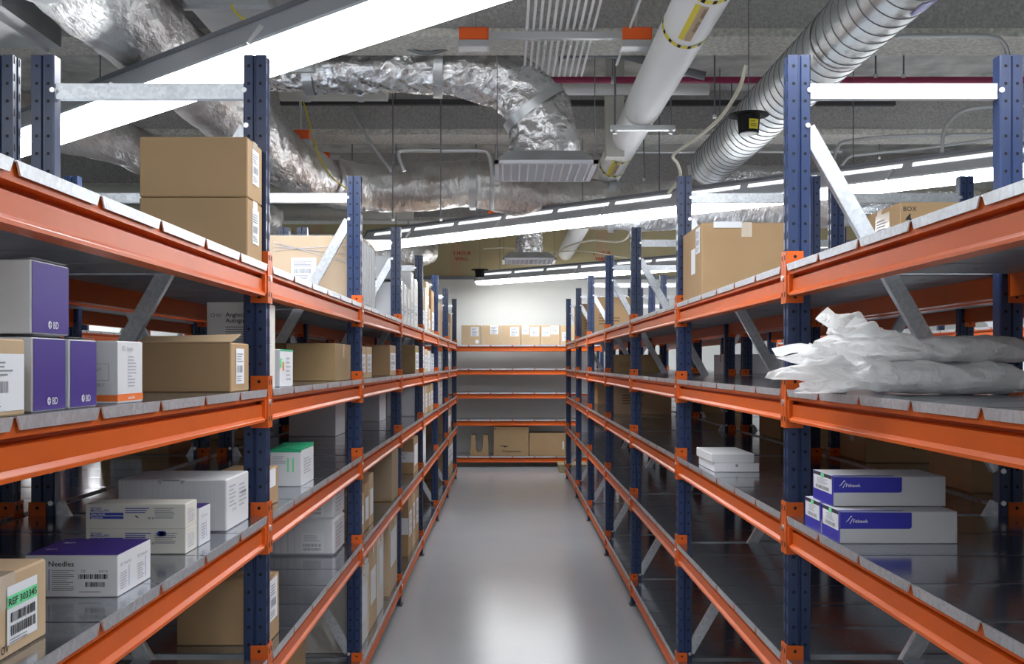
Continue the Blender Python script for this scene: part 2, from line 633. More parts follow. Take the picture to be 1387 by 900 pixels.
# ------------------------------------------------------------------ racking
ZL = [1.844, 1.488, 1.128, 0.72, 0.167]
FY = [1.10, 2.968, 4.87, 6.69, 8.42, 10.28, 12.05, 14.03]
BL = 1.846
RD = 0.675
UH = 2.442


def upright_mesh():
    mb = MB()
    o = 0.024
    prof = [(0.003, -o), (0.031, -o), (0.034, -o + 0.006), (0.038, -o + 0.006), (0.041, -o), (0.064, -o), (0.068, -o + 0.004),
            (0.068, o - 0.004), (0.064, o), (0.041, o), (0.038, o - 0.006), (0.034, o - 0.006), (0.031, o), (0.003, o),
            (0.003, 0.009), (0.006, 0.007), (0.006, -0.007), (0.003, -0.009)]
    mb.prism(prof, 0.006, UH, 'z', 'blue')
    z = 0.06
    while z < UH - 0.02:
        for s in (-1, 1):
            for cx in (0.019, 0.052):
                pts = [(cx + 0.0052 * cos(a), s * (o + 0.0005), z + 0.0052 * sin(a)) for a in [i * pi / 3 for i in range(6)]]
                mb.add(pts, [tuple(range(6)) if s < 0 else tuple(range(5, -1, -1))], 'hole')
        for cy in (-0.0155, 0.0155):
            mb.add([(0.0024, cy - 0.004, z + 0.008), (0.0024, cy + 0.004, z + 0.008), (0.0024, cy + 0.0025, z + 0.03), (0.0024, cy - 0.0025, z + 0.03)], [(0, 1, 2, 3)], 'hole')
        z += 0.05
    mb.box(-0.008, -0.042, 0, 0.08, 0.042, 0.006, 'dark_metal')
    for s in (-1, 1):
        mb.cyl((0.036, s * 0.034, 0.004), 0.008, 0.012, 'bolt', n=6)
    o_ = mb.build('upright'); me = o_.data; bpy.data.objects.remove(o_)
    return me


def brace_mesh(p0, p1):
    mb = MB()
    p0, p1 = Vector(p0), Vector(p1)
    d = (p1 - p0).normalized()
    s = Vector((0, 1, 0)); t = d.cross(s).normalized()
    # open channel: web + two flanges
    hw = 0.021
    def plate(c0, a, b):
        vs = []
        for p in (p0, p1):
            for (i, j) in ((-1, -1), (1, -1), (1, 1), (-1, 1)):
                vs.append(p + c0 + s * (a * i) + t * (b * j))
        mb.add(vs, [(0, 3, 2, 1), (4, 5, 6, 7), (0, 1, 5, 4), (1, 2, 6, 5), (2, 3, 7, 6), (3, 0, 4, 7)], 'galv')
    plate(s * -0.012, 0.0012, hw)
    plate(s * 0.0 + t * hw, 0.012, 0.0012)
    plate(s * 0.0 - t * hw, 0.012, 0.0012)
    for p in (p0 - d * 0.006, p1 + d * 0.006):
        mb.cyl((p.x, -0.0285, p.z), 0.0075, 0.005, 'bolt', axis='y', n=8)
    o_ = mb.build('brace'); me = o_.data; bpy.data.objects.remove(o_)
    return me


def beam_mesh(L):
    mb = MB()
    prof = [(0.003, -0.002), (0.003, -0.030), (0.030, -0.032), (0.030, -0.040), (0.009, -0.043), (0.009, -0.076), (0.001, -0.083), (0.0, -0.0845), (0.0, -0.091), (0.042, -0.091), (0.042, -0.002)]
    mb.prism(prof, 0.0265, L - 0.0265, 'y', 'orange')
    # two small crimps on the bottom flange highlight and the end connectors
    for y0, s in ((0.0, 1), (L, -1)):
        mb.box(-0.0035, y0 + s * 0.0015, -0.110, 0.0015, y0 + s * 0.0265, 0.038, 'orange')
        mb.box(-0.0035, y0 + s * 0.0245, -0.110, 0.046, y0 + s * 0.0275, 0.038, 'orange')
        yy = y0 + s * 0.0281
        ring = [(0.022 + 0.005 * cos(i * pi / 4), yy, 0.022 + 0.005 * sin(i * pi / 4)) for i in range(8)]
        mb.add(ring, [tuple(range(8)) if s > 0 else tuple(range(7, -1, -1))], 'hole')
        mb.add([(p[0], yy, p[2] - 0.115) for p in ring], [tuple(range(8)) if s > 0 else tuple(range(7, -1, -1))], 'hole')
        # gusset closing the beam end
        mb.box(0.0, y0 + s * 0.027, -0.092, 0.012, y0 + s * 0.046, -0.03, 'orange')
        for zz in (0.020, -0.085):
            mb.add([(-0.0041, y0 + s * 0.009, zz - 0.007), (-0.0041, y0 + s * 0.018, zz - 0.007), (-0.0041, y0 + s * 0.018, zz + 0.007), (-0.0041, y0 + s * 0.009, zz + 0.007)], [(0, 1, 2, 3)], 'hole')
    mb.cyl((-0.008, 0.004, -0.038), 0.009, 0.0045, 'bolt', axis='x', n=10)
    o_ = mb.build('beam'); me = o_.data; bpy.data.objects.remove(o_)
    return me


def deck_mesh(L, n):
    mb = MB()
    y0, y1 = 0.0285, L - 0.0285
    p = (y1 - y0) / n
    for i in range(n):
        a, b = y0 + i * p, y0 + (i + 1) * p
        a += 0.0008; b -= 0.0008
        mb.prism([(a, -0.003), (a + 0.0035, -0.0004), (a + 0.03, 0.0), (b - 0.03, 0.0), (b - 0.0035, -0.0004), (b, -0.003)], 0.0, RD, 'x', 'deck_galv')
        mb.prism([(a + 0.001, -0.0032), (a + 0.001, -0.024), (a + 0.006, -0.027), (b - 0.006, -0.027), (b - 0.001, -0.024), (b - 0.001, -0.0032)], 0.044, RD - 0.044, 'x', 'deck_under')
        # shallow drain hole and hook marks on the underside
        m = (a + b) / 2
        mb.box(0.20, m - 0.006, -0.0275, 0.215, m + 0.006, -0.0269, 'dark_metal')
        mb.box(RD - 0.215, m - 0.006, -0.0275, RD - 0.20, m + 0.006, -0.0269, 'dark_metal')
        for xs, t in ((-0.0022, 1), (RD + 0.0022, -1)):
            e = 0.0015 * t
            vs = [(xs - e, a + 0.0035, 0), (xs - e, b - 0.0035, 0), (xs - e, b - 0.015, -0.020), (xs - e, a + 0.015, -0.020)]
            vs += [(xs + e, v[1], v[2]) for v in vs]
            mb.add(vs, [(0, 1, 2, 3), (7, 6, 5, 4), (0, 4, 5, 1), (1, 5, 6, 2), (2, 6, 7, 3), (3, 7, 4, 0)], 'galv')
            mb.box(min(xs - e, 0.0 if t > 0 else RD), a + 0.003, -0.0018, max(xs - e, 0.0 if t > 0 else RD), b - 0.003, 0.0, 'galv')
    o_ = mb.build('deck'); me = o_.data; bpy.data.objects.remove(o_)
    return me


M_UP = upright_mesh()
M_BR = [brace_mesh((0.07, 0, 2.341), (RD - 0.07, 0, 2.341)),
        brace_mesh((0.062, 0, 2.235), (RD - 0.062, 0, 1.26)),
        brace_mesh((RD - 0.062, 0, 1.158), (0.062, 0, 0.205)),
        brace_mesh((0.07, 0, 0.115), (RD - 0.07, 0, 0.115))]
M_BM = beam_mesh(BL)
M_DK = deck_mesh(BL, 6)


def frame(parent, y, flip):
    """uprights and braces at local y; flip False: aisle plane at local x=0 going +x, True: going -x"""
    sg = -1 if flip else 1
    put(M_UP, 'upright', parent, (0, y, 0), pi if flip else 0.0)
    put(M_UP, 'upright', parent, (sg * RD, y, 0), 0.0 if flip else pi)
    for m, nm in zip(M_BR, ('horizontal_brace', 'diagonal_brace', 'diagonal_brace', 'horizontal_brace')):
        put(m, nm, parent, (0, y, 0), 0.0, (sg, 1, 1))


def bay(x, y0, y1, flip, first, label, cat, group, beam=M_BM, deck=M_DK, L=BL, rotz=0.0, root=None, levels=ZL):
    r = root or thing('shelving_bay', label, cat, (x, y0, 0), rotz, group)
    ln = y1 - y0
    s = ln / L
    sg = -1 if flip else 1
    if first: frame(r, 0.0, flip)
    frame(r, ln, flip)
    for z in levels:
        if flip:
            put(beam, 'beam', r, (0, ln, z), pi, (1, s, 1))
            put(beam, 'beam', r, (-RD, 0, z), 0, (1, s, 1))
            put(deck, 'shelf_deck', r, (0, ln, z), pi, (1, s, 1))
        else:
            put(beam, 'beam', r, (0, 0, z), 0, (1, s, 1))
            put(beam, 'beam', r, (RD, ln, z), pi, (1, s, 1))
            put(deck, 'shelf_deck', r, (0, 0, z), 0, (1, s, 1))
    return r


ORD = ['nearest', 'second', 'third', 'fourth', 'fifth', 'sixth', 'farthest']
RACKS = [
    ('L1', -0.684, True, range(0, 7), 'orange and blue bay of the rack along the left of the aisle', 'rack bays left of the aisle'),
    ('R1', 0.797, False, range(0, 7), 'orange and blue bay of the rack along the right of the aisle', 'rack bays right of the aisle'),
    ('L2', -2.080, False, range(0, 7), 'orange and blue bay of the rack back to back behind the left one', 'rack bays behind the left rack'),
    ('R2', 2.190, True, range(0, 7), 'orange and blue bay of the rack back to back behind the right one', 'rack bays behind the right rack'),
    ('L3', -3.56, True, range(3, 7), 'orange and blue bay of the far left rack across the next aisle', 'rack bays across the left aisle'),
    ('R3', 3.67, False, range(3, 7), 'orange and blue bay of the far right rack across the next aisle', 'rack bays across the right aisle'),
]
for code, x, flip, ks, lab, grp in RACKS:
    ks = list(ks)
    for j, k in enumerate(ks):
        w_ = ORD[j] if j < len(ks) - 1 else 'farthest'
        bay(x, FY[k], FY[k + 1], flip, j == 0, '%s %s' % (w_, lab), 'shelving bay', grp)
# rack across the end of the aisle, seen square on
EL = 2.70
M_BE = beam_mesh(EL)
M_DE = deck_mesh(EL, 8)
EY = 15.56
rt = thing('shelving_bay', 'wide orange rack bay standing across the far end of the aisle', 'shelving bay', (1.43, EY, 0), pi / 2)
bay(0, 0, EL, False, True, None, None, None, M_BE, M_DE, EL, root=rt)
#ENDSTRUCT

# ------------------------------------------------------------------ cartons and boxes
AXL = -0.715   # usual aisle-side face of goods on the left rack
AXR = 0.83


ZL = [1.844, 1.488, 1.128, 0.72, 0.167]


class Box:
    """a box standing on z0; coordinates in metres, local frame at its base centre"""
    def __init__(self, name, label, cat, x0, x1, y0, y1, z0, h, mat, group=None, rot=0.0, bev=0.003, body='carton_body'):
        for a, z in enumerate(ZL):      # stay clear of the beam above
            top = (ZL[a - 1] - 0.097) if a else 9.0
            if z - 0.001 <= z0 < top: h = min(h, top - z0)
        self.w, self.d, self.h = x1 - x0, y1 - y0, h
        self.t = thing(name, label, cat, ((x0 + x1) / 2, (y0 + y1) / 2, z0 + 0.0006), rot, group)
        mb = MB()
        W, D = self.w / 2, self.d / 2
        mb.bevbox(-W, -D, 0, W, D, h, mat, bev)
        self.body = mb.build(body, self.t)
        self.pr = MB()

    def face(self, which):
        W, D = self.w / 2, self.d / 2
        if which == 'front': return Face(self.pr, (-W, -D, 0), (1, 0, 0), (0, 0, 1))
        if which == 'right': return Face(self.pr, (W, -D, 0), (0, 1, 0), (0, 0, 1))
        if which == 'left': return Face(self.pr, (-W, D, 0), (0, -1, 0), (0, 0, 1))
        if which == 'top': return Face(self.pr, (-W, -D, self.h), (1, 0, 0), (0, 1, 0))

    def seam(self, tape='tape', along='x', tw=0.05):
        """top flap seam with a tape strip that folds down over both ends"""
        W, D, h = self.w / 2, self.d / 2, self.h
        m = MB()
        m.box(-W + 0.003, -0.0012, h, W - 0.003, 0.0012, h + 0.0006, 'kraft_edge') if along == 'x' else m.box(-0.0012, -D + 0.003, h, 0.0012, D - 0.003, h + 0.0006, 'kraft_edge')
        m.build('flap_seam', self.t)
        m = MB()
        hang = min(0.06, h * 0.4)
        if along == 'x':
            m.box(-W - 0.0008, -tw / 2, h + 0.0006, W + 0.0008, tw / 2, h + 0.0012, tape)
            for s in (-1, 1):
                m.box(s * (W + 0.0002), -tw / 2, h - hang, s * (W + 0.001), tw / 2, h + 0.0012, tape)
        else:
            m.box(-tw / 2, -D - 0.0008, h + 0.0006, tw / 2, D + 0.0008, h + 0.0012, tape)
            for s in (-1, 1):
                m.box(-tw / 2, s * (D + 0.0002), h - hang, tw / 2, s * (D + 0.001), h + 0.0012, tape)
        m.build('packing_tape', self.t)
        return self

    def sticker(self, which, a0, b0, a1, b1, mat='paper', bars=True, name='paper_label', band=None):
        m = MB()
        keep, self.pr = self.pr, m
        f = self.face(which)
        f.rect(a0, b0, a1, b1, mat, 0.0012)
        W, Hh = a1 - a0, b1 - b0
        if bars:
            f.barcode(a0 + W * 0.12, b0 + Hh * 0.32, a1 - W * 0.2, b0 + Hh * 0.52, 'ink_grey', 0.0018)
            f.lines(a0 + W * 0.1, b0 + Hh * 0.08, a0 + W * 0.75, b0 + Hh * 0.26, 3, 'ink_grey', 0.0018)
            f.lines(a0 + W * 0.1, b0 + Hh * 0.62, a0 + W * 0.85, b0 + Hh * 0.9, 4, 'ink_grey', 0.0018)
        o = m.build(name, self.body)
        self.pr = keep
        return self

    def done(self):
        if self.pr.f:
            self.pr.build('printing', self.body)
        return self.t


def bd_logo(f, a, b, s, mat):
    """round emblem with a little figure, then the two letters"""
    f.disc(a, b + s / 2, s * 0.5, mat, 0.0014)
    f.rect(a - s * 0.06, b + s * 0.12, a + s * 0.06, b + s * 0.88, 'purple' if mat == 'ink_white' else 'paper', 0.002)
    f.rect(a - s * 0.3, b + s * 0.5, a + s * 0.3, b + s * 0.6, 'purple' if mat == 'ink_white' else 'paper', 0.002)
    f.text('BD', a + s * 0.95, b + s * 0.06, s * 0.86, mat, 0.0014)


Z0, Z1, Z2, Z3, Z4 = ZL

# ---- left rack, nearest bay, top deck: two stacked brown cartons
for i, (zz, lb) in enumerate(((Z0, 'lower of two stacked brown cartons by the nearest left upright, top deck'),
                              (Z0 + 0.163, 'upper of two stacked brown cartons by the nearest left upright, top deck'))):
    b = Box('carton', lb, 'cardboard box', -0.984, -0.695, 2.765, 2.93, zz, 0.161 if i else 0.1615, 'kraft', 'cartons on the top deck of the left rack')
    b.seam('clear_tape', 'x', 0.05)
    b.sticker('right', 0.05, 0.045, 0.125, 0.14)
    b.done()

# ---- left rack, nearest bay, second deck
b = Box('carton', 'pale brown carton with a large white barcode label at the left picture edge', 'cardboard box', -0.93, -0.68, 1.20, 1.458, Z1, 0.107, 'kraft_pale')
b.sticker('right', 0.03, 0.008, 0.252, 0.086)
b.done()


def purple_box(label, x0, x1, y0, y1, z0, h):
    b = Box('supply_box', label, 'medical supply box', x0, x1, y0, y1, z0, h, 'white_card_grey', 'white boxes with purple ends', body='box_body', bev=0.002)
    f = b.face('right')
    f.rect(0.0025, 0.002, b.d - 0.0025, h - 0.002, 'purple', 0.0008)
    bd_logo(f, b.d * 0.46, h * 0.08, 0.0125, 'ink_white')
    g = b.face('front')
    g.lines(b.w * 0.45, h * 0.08, b.w * 0.78, h * 0.1, 1, 'ink_grey', 0.0008)
    m = MB()
    m.add([(-b.w / 2 + 0.004, -0.001, h), (b.w / 2 - 0.004, -0.001, h), (b.w / 2 - 0.004, 0.001, h + 0.0006), (-b.w / 2 + 0.004, 0.001, h + 0.0006)], [(0, 1, 2, 3)], 'ink_grey')
    # tuck flap at the purple end standing slightly open
    m.add([(b.w / 2 - 0.03, -b.d / 2 + 0.005, h + 0.0008), (b.w / 2, -b.d / 2 + 0.005, h + 0.0035), (b.w / 2, b.d / 2 - 0.005, h + 0.0035), (b.w / 2 - 0.03, b.d / 2 - 0.005, h + 0.0008)], [(0, 1, 2, 3)], 'white_card')
    m.build('tuck_flap', b.t)
    return b.done()


purple_box('white and purple box on top of the other two purple-ended boxes', -1.02, -0.704, 1.528, 1.66, Z1 + 0.117, 0.110)
purple_box('lower white and purple box directly behind the labelled carton', -1.02, -0.704, 1.532, 1.648, Z1, 0.112)
purple_box('lower purple-ended white box next to the white syringe box with the orange stripe', -1.02, -0.704, 1.662, 1.772, Z1, 0.112)

b = Box('supply_box', 'white and grey syringe box with an orange stripe along its foot, second deck left', 'medical supply box', -0.875, -0.702, 1.862, 1.99, Z1, 0.114, 'white_card', body='box_body', bev=0.002)
f = b.face('right')
f.rect(0.0, 0.004, b.d, 0.017, 'label_orange'); f.text('autoclude', 0.05, 0.007, 0.006, 'ink_white')
f.text('BD', 0.02, 0.096, 0.009, 'ink_pale'); f.text('Insyte', 0.045, 0.096, 0.009, 'ink_pale')
for i in range(10): f.rect(0.05, 0.03 + i * 0.006, 0.05 + random.uniform(0.02, 0.045), 0.0325 + i * 0.006, 'ink_pale')
g = b.face('front')
g.rect(0.0, 0.004, b.w, 0.016, 'label_orange')
g.rect(0, 0.016, b.w, 0.112, 'white_card_grey', 0.0004)
for (a0, b0, a1, b1) in ((0.10, 0.042, 0.158, 0.0428), (0.10, 0.072, 0.158, 0.0728), (0.10, 0.042, 0.1008, 0.0728), (0.157, 0.042, 0.158, 0.0728)):
    g.rect(a0, b0, a1, b1, 'ink_grey', 0.001)
g.poly([(0.11, 0.05), (0.113, 0.047), (0.145, 0.062), (0.143, 0.066)], 'ink_pale', 0.001)
g.text('305917', 0.125, 0.031, 0.006, 'ink_grey')
b.done()

b = Box('carton', 'brown carton with a half open lid by the nearest left upright, second deck', 'cardboard box', -0.93, -0.70, 2.62, 2.80, Z1, 0.126, 'kraft')
b.sticker('right', 0.045, 0.02, 0.125, 0.112)
m = MB()
W, D = b.w / 2, b.d / 2
m.add([(-W, -D, 0.126), (W, -D, 0.126), (W + 0.018, -D + 0.03, 0.146), (-W, -D + 0.03, 0.140),
       (-W, -D, 0.1285), (W, -D, 0.1285), (W + 0.018, -D + 0.03, 0.1485), (-W, -D + 0.03, 0.1425)], [(0, 3, 2, 1), (4, 5, 6, 7), (0, 1, 5, 4), (1, 2, 6, 5), (2, 3, 7, 6), (3, 0, 4, 7)], 'kraft_pale')
m.build('lid_flap', b.t)
b.done()

b = Box('supply_box', 'tall white catheter box partly hidden behind the nearest left upright', 'medical supply box', -0.875, -0.716, 3.01, 3.185, Z1, 0.252, 'white_card', body='box_body', bev=0.002)
g = b.face('front')
g.disc(0.018, 0.214, 0.0065, 'ink_grey'); g.disc(0.018, 0.214, 0.004, 'white_card', 0.002); g.text('BD', 0.029, 0.2095, 0.009, 'ink_grey')
g.text('Angiocath', 0.055, 0.2095, 0.0125, 'ink'); g.text('Autoguard', 0.055, 0.1925, 0.0125, 'ink')
g.lines(0.055, 0.10, 0.15, 0.185, 12, 'ink_grey')
f = b.face('right')
f.rect(0.0, 0.0, b.d, 0.25, 'white_card_warm', 0.0005)
for i in range(14): f.rect(0.03, 0.10 + i * 0.008, 0.03 + random.uniform(0.03, 0.1), 0.1025 + i * 0.008, 'ink_pale')
b.done()

b = Box('supply_box', 'small white box with a green rim and red square, second deck left', 'medical supply box', -0.95, -0.705, 3.21, 3.40, Z1, 0.118, 'white_card', body='box_body', bev=0.002)
f = b.face('right')
f.rect(0, 0.112, b.d, 0.118, 'flap_green'); f.rect(0.0, 0.06, 0.03, 0.09, 'label_green'); f.rect(0.03, 0.05, 0.055, 0.078, 'label_orange')
f.lines(0.08, 0.02, 0.16, 0.1, 6, 'ink_pale')
b.done()

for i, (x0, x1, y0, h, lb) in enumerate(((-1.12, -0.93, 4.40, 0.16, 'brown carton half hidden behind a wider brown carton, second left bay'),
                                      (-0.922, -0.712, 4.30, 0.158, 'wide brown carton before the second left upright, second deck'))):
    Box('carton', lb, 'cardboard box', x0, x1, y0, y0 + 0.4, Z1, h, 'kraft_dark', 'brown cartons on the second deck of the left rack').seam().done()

# ---- left rack second deck, farther bays
row = [(5.03, 0.16, .158, 'kraft_pale', 'first of two slim pale cartons just past the second left upright, second deck'),
       (5.22, 0.20, .160, 'kraft_pale', 'second of two slim pale cartons just past the second left upright, second deck'),
       (6.26, 0.32, .186, 'kraft', 'brown carton before the third left upright, second deck'),
       (7.98, 0.32, .215, 'kraft_dark', 'dark brown carton before the fourth left upright, second deck'),
       (8.50, 0.35, .22, 'white_card', 'white carton just past the fourth left upright, second deck'),
       (8.90, 0.30, .20, 'kraft_pale', 'pale carton between white boxes in the fifth left bay, second deck'),
       (9.25, 0.30, .19, 'white_card_warm', 'cream carton in the middle of the fifth left bay, second deck'),
       (9.62, 0.40, .17, 'milky_wrap', 'milky wrapped pack at the end of the fifth left bay, second deck'),
       (10.6, 0.5, .2, 'milky_wrap', 'milky wrapped pack at the start of the sixth left bay, second deck'),
       (12.4, 0.5, .2, 'white_card', 'white carton in the farthest left bay, second deck')]
for y, d, h, m, lb in row:
    b = Box('carton', lb, 'cardboard box', -0.98 if d > 0.3 else -0.90, -0.71, y, y + d, Z1, h, m, 'boxes along the second deck of the left rack')
    b.sticker('right', 0.02, 0.03, d - 0.02, h * 0.75)
    b.done()

# ---- left rack, top deck beyond the nearest upright
b = Box('carton', 'big wrapped tan carton with a square white label past the second left upright', 'cardboard box', -1.15, -0.70, 4.955, 5.48, Z0, 0.33, 'kraft_pale')
b.seam()
b.sticker('front', 0.115, 0.115, 0.235, 0.225)
b.sticker('right', 0.02, 0.01, b.d - 0.02, 0.31, mat='white_card', bars=False)
m = MB(); m.bevbox(-b.w / 2 - 0.004, -b.d / 2 - 0.004, 0.001, b.w / 2 + 0.004, b.d / 2 + 0.004, 0.336, 'stretch_wrap', 0.01)
m.build('plastic_wrap', b.t)
m = MB()
for k in range(5): m.box(b.w / 2 + 0.004, -b.d / 2 + 0.05 + k * 0.1, 0.02, b.w / 2 + 0.007, -b.d / 2 + 0.056 + k * 0.1, 0.32, 'milky_wrap')
for k in range(3): m.obox((-b.w / 2 + 0.03, -b.d / 2 - 0.005, 0.26 + 0.02 * k), (b.w / 2 - 0.02, -b.d / 2 - 0.005, 0.29 - 0.05 * k), 0.001, 0.003, 'milky_wrap')
m.build('wrap_fold', b.t); b.done()
row = [(6.74, .10, .25, 'white_card', 0, 'pale grey smooth carton right behind the third left upright, top deck'),
       (6.75, .28, .15, 'white_card_grey', .272, 'grey carton lying on the tall pale cartons behind the third left upright'),
       (6.86, .20, .27, 'white_card', 0, 'first tall white carton past the third left upright, top deck'),
       (7.10, .20, .265, 'white_card', 0, 'second tall white carton past the third left upright, top deck'),
       (7.36, .20, .26, 'white_card_warm', 0, 'third white carton past the third left upright, top deck'),
       (7.62, .22, .40, 'white_card', 0, 'tallest white carton in the fourth left bay, top deck'),
       (7.9, .30, .37, 'white_card_warm', 0, 'cream tall carton at the end of the fourth left bay, top deck'),
       (8.6, .28, .34, 'kraft', 0, 'tan upright carton just past the fourth left upright, top deck'),
       (8.95, .28, .38, 'white_card_warm', 0, 'cream upright carton in the fifth left bay, top deck'),
       (9.30, .28, .22, 'kraft_pale', 0, 'low pale carton in the middle of the fifth left bay, top deck'),
       (9.28, .34, .24, 'kraft_pale', .221, 'pale carton leaning on the low pale one in the fifth left bay, top deck'),
       (9.70, .34, .41, 'kraft', 0, 'tan carton at the end of the fifth left bay, top deck'),
       (10.7, .6, .35, 'kraft_pale', 0, 'pale brown carton in the sixth left bay, top deck'),
       (12.3, .5, .22, 'kraft', 0, 'brown labelled carton at the bottom of the farthest left stack, top deck'),
       (12.35, .45, .2, 'white_card', .221, 'white carton in the middle of the farthest left stack, top deck'),
       (12.9, .4, .34, 'kraft_pale', 0, 'pale carton at the aisle end of the left rack, top deck')]
for y, d, h, m, dz, lb in row:
    b = Box('carton', lb, 'cardboard box', -1.02, -0.71 - (0.02 if dz else 0), y, y + d, Z0 + dz, h, m, 'boxes along the top deck of the left rack')
    if d < 0.4: b.sticker('right', 0.03, 0.04, d - 0.03, h * 0.5)
    b.seam('clear_tape').done()

# ---- left rack, third deck
b = Box('carton', 'worn pale carton with a green REF label at the lower left corner', 'cardboard box', -0.98, -0.735, 1.38, 1.648, Z2, 0.122, 'kraft_pale')
m = MB()
keep, b.pr = b.pr, m
f = b.face('right')
f.rect(0.135, 0.018, 0.232, 0.104, 'paper', 0.002)
f.rect(0.135, 0.071, 0.232, 0.090, 'label_green', 0.0024)
f.text('REF 303345', 0.1385, 0.0755, 0.0105, 'ink', 0.003, width=0.090)
f.barcode(0.145, 0.050, 0.224, 0.064, 'ink', 0.003)
f.barcode(0.145, 0.030, 0.224, 0.045, 'ink', 0.003)
f.lines(0.14, 0.0195, 0.21, 0.028, 2, 'ink_grey', 0.003)
m.build('paper_label', b.body); b.pr = keep
f = b.face('right'); f.text('OV', 0.118, 0.008, 0.012, 'ink')
f.rect(0.239, 0.02, 0.2395, 0.1, 'ink_grey')
b.seam('clear_tape', 'x', 0.055)
b.done()

b = Box('supply_box', 'white needle box with a dark purple lid and black barcodes, third deck left', 'medical supply box', -0.893, -0.721, 1.914, 2.09, Z2, 0.0775, 'white_card', body='box_body', bev=0.0015)
t = b.face('top'); t.rect(0, 0, b.w, b.d, 'purple_dark'); t.text('BD', 0.015, 0.05, 0.012, 'ink_white'); t.text('BD', 0.02, 0.12, 0.012, 'ink_white')
t.rect(0, b.d * 0.5, b.w, b.d * 0.5 + 0.001, 'purple', 0.001)
g = b.face('front')
g.text('BD Needles', 0.021, 0.057, 0.0095, 'ink', width=0.070)
g.rect(0.044, 0.012, 0.0455, 0.052, 'brand_blue')
g.lines(0.05, 0.012, 0.092, 0.052, 11, 'ink_grey')
g.barcode(0.099, 0.0335, 0.154, 0.0425, 'ink'); g.barcode(0.112, 0.019, 0.148, 0.028, 'ink')
g.text('CE', 0.104, 0.046, 0.005, 'ink_grey'); g.text('305176', 0.137, 0.046, 0.004, 'ink_grey'); g.lines(0.1, 0.009, 0.16, 0.013, 1, 'ink_grey')
g.text('s', 0.03, 0.008, 0.009, 'ink')
f = b.face('right')
for o_ in (0.01, 0.10):
    f.text('BD Needles', o_, 0.055, 0.006, 'ink_pale', width=0.055)
    f.rect(o_ + 0.045, 0.01, o_ + 0.0465, 0.05, 'brand_blue'); f.lines(o_, 0.012, o_ + 0.038, 0.045, 7, 'ink_pale')
b.done()

for i in range(2):
    lb = ('top', 'bottom')[1 - i]
    b = Box('supply_box', '%s one of two stacked flat white needle boxes with blue lettering, third deck left' % ('upper' if i else 'lower'), 'medical supply box', -0.958, -0.731, 2.349, 2.435, Z2 + i * 0.057, 0.0565, 'white_card_warm', 'stacked flat needle boxes', body='box_body', bev=0.0012)
    g = b.face('front')
    g.text('MONOJECT', 0.012, 0.0455, 0.0035, 'brand_blue'); g.text('MAGELLAN', 0.012, 0.039, 0.0058, 'brand_blue')
    g.rect(0.010, 0.0305, 0.086, 0.0367, 'brand_blue'); g.text('Safety Needle', 0.013, 0.0318, 0.004, 'ink_white', 0.002)
    g.rect(0.010, 0.0225, 0.086, 0.0288, 'brand_blue'); g.text('hypodermic', 0.013, 0.0238, 0.004, 'ink_white', 0.002)
    g.lines(0.09, 0.036, 0.15, 0.05, 3, 'brand_blue'); g.text('20 G', 0.142, 0.022, 0.005, 'ink'); g.lines(0.157, 0.024, 0.215, 0.05, 6, 'ink_grey')
    g.poly([(0.112, 0.028), (0.118, 0.025), (0.121, 0.0235), (0.119, 0.027), (0.114, 0.031)], 'ink')
    if not i: g.disc(0.168, 0.046, 0.006, 'brand_blue'); g.disc(0.178, 0.046, 0.006, 'brand_blue'); g.rect(0.168, 0.04, 0.178, 0.052, 'brand_blue', 0.0012)
    f = b.face('right'); f.lines(0.015, 0.012, 0.07, 0.045, 6, 'ink_pale')
    b.done()
b = Box('supply_box', 'small white needle box with a purple lid tucked behind the stacked flat boxes', 'medical supply box', -0.9, -0.728, 2.444, 2.535, Z2, 0.090, 'white_card', body='box_body', bev=0.0015)
b.face('top').rect(0, 0, b.w, b.d, 'purple_dark'); f = b.face('right'); f.text('BD Needles', 0.015, 0.066, 0.006, 'ink_pale', width=0.05); f.rect(0.055, 0.015, 0.0565, 0.055, 'brand_blue')
f.lines(0.015, 0.015, 0.05, 0.055, 6, 'ink_pale')
b.done()

b = Box('carton', 'large white corrugated carton with a tuck lid, third deck by the nearest left upright', 'cardboard box', -1.002, -0.722, 2.66, 2.885, Z2, 0.134, 'white_card')
m = MB(); W, D, h = b.w / 2, b.d / 2, b.h
m.add([(-0.028, -D - 0.0008, h), (0.022, -D - 0.0008, h), (0.016, -D - 0.0008, h - 0.004), (-0.024, -D - 0.0008, h - 0.004)], [(0, 3, 2, 1)], 'ink_grey')
m.add([(-0.04, -D - 0.0008, h - 0.002), (-0.026, -D - 0.0008, h - 0.002), (-0.03, -D - 0.0008, h - 0.014)], [(0, 2, 1)], 'ink_pale')
m.add([(0.02, -D - 0.0008, h - 0.002), (0.034, -D - 0.0008, h - 0.002), (0.024, -D - 0.0008, h - 0.014)], [(0, 2, 1)], 'ink_pale')
m.build('lid_notch', b.t)
t = b.face('top')
for k in range(4): t.lines(0.13 + k * 0.035, 0.05 + k * 0.03, 0.19 + k * 0.03, 0.062 + k * 0.03, 2, 'ink_pale')
g = b.face('front')
for k in range(58): g.rect(0.004 + k * 0.0047, 0.003, 0.0048 + k * 0.0047, h - 0.003, 'white_card_grey', 0.0004)
f = b.face('right'); f.lines(0.02, 0.06, 0.09, 0.12, 6, 'ink_pale'); f.barcode(0.05, 0.045, 0.09, 0.053, 'ink_pale'); f.lines(0.12, 0.05, 0.2, 0.115, 6, 'ink_pale'); f.barcode(0.14, 0.08, 0.19, 0.088, 'ink_grey')
b.done()

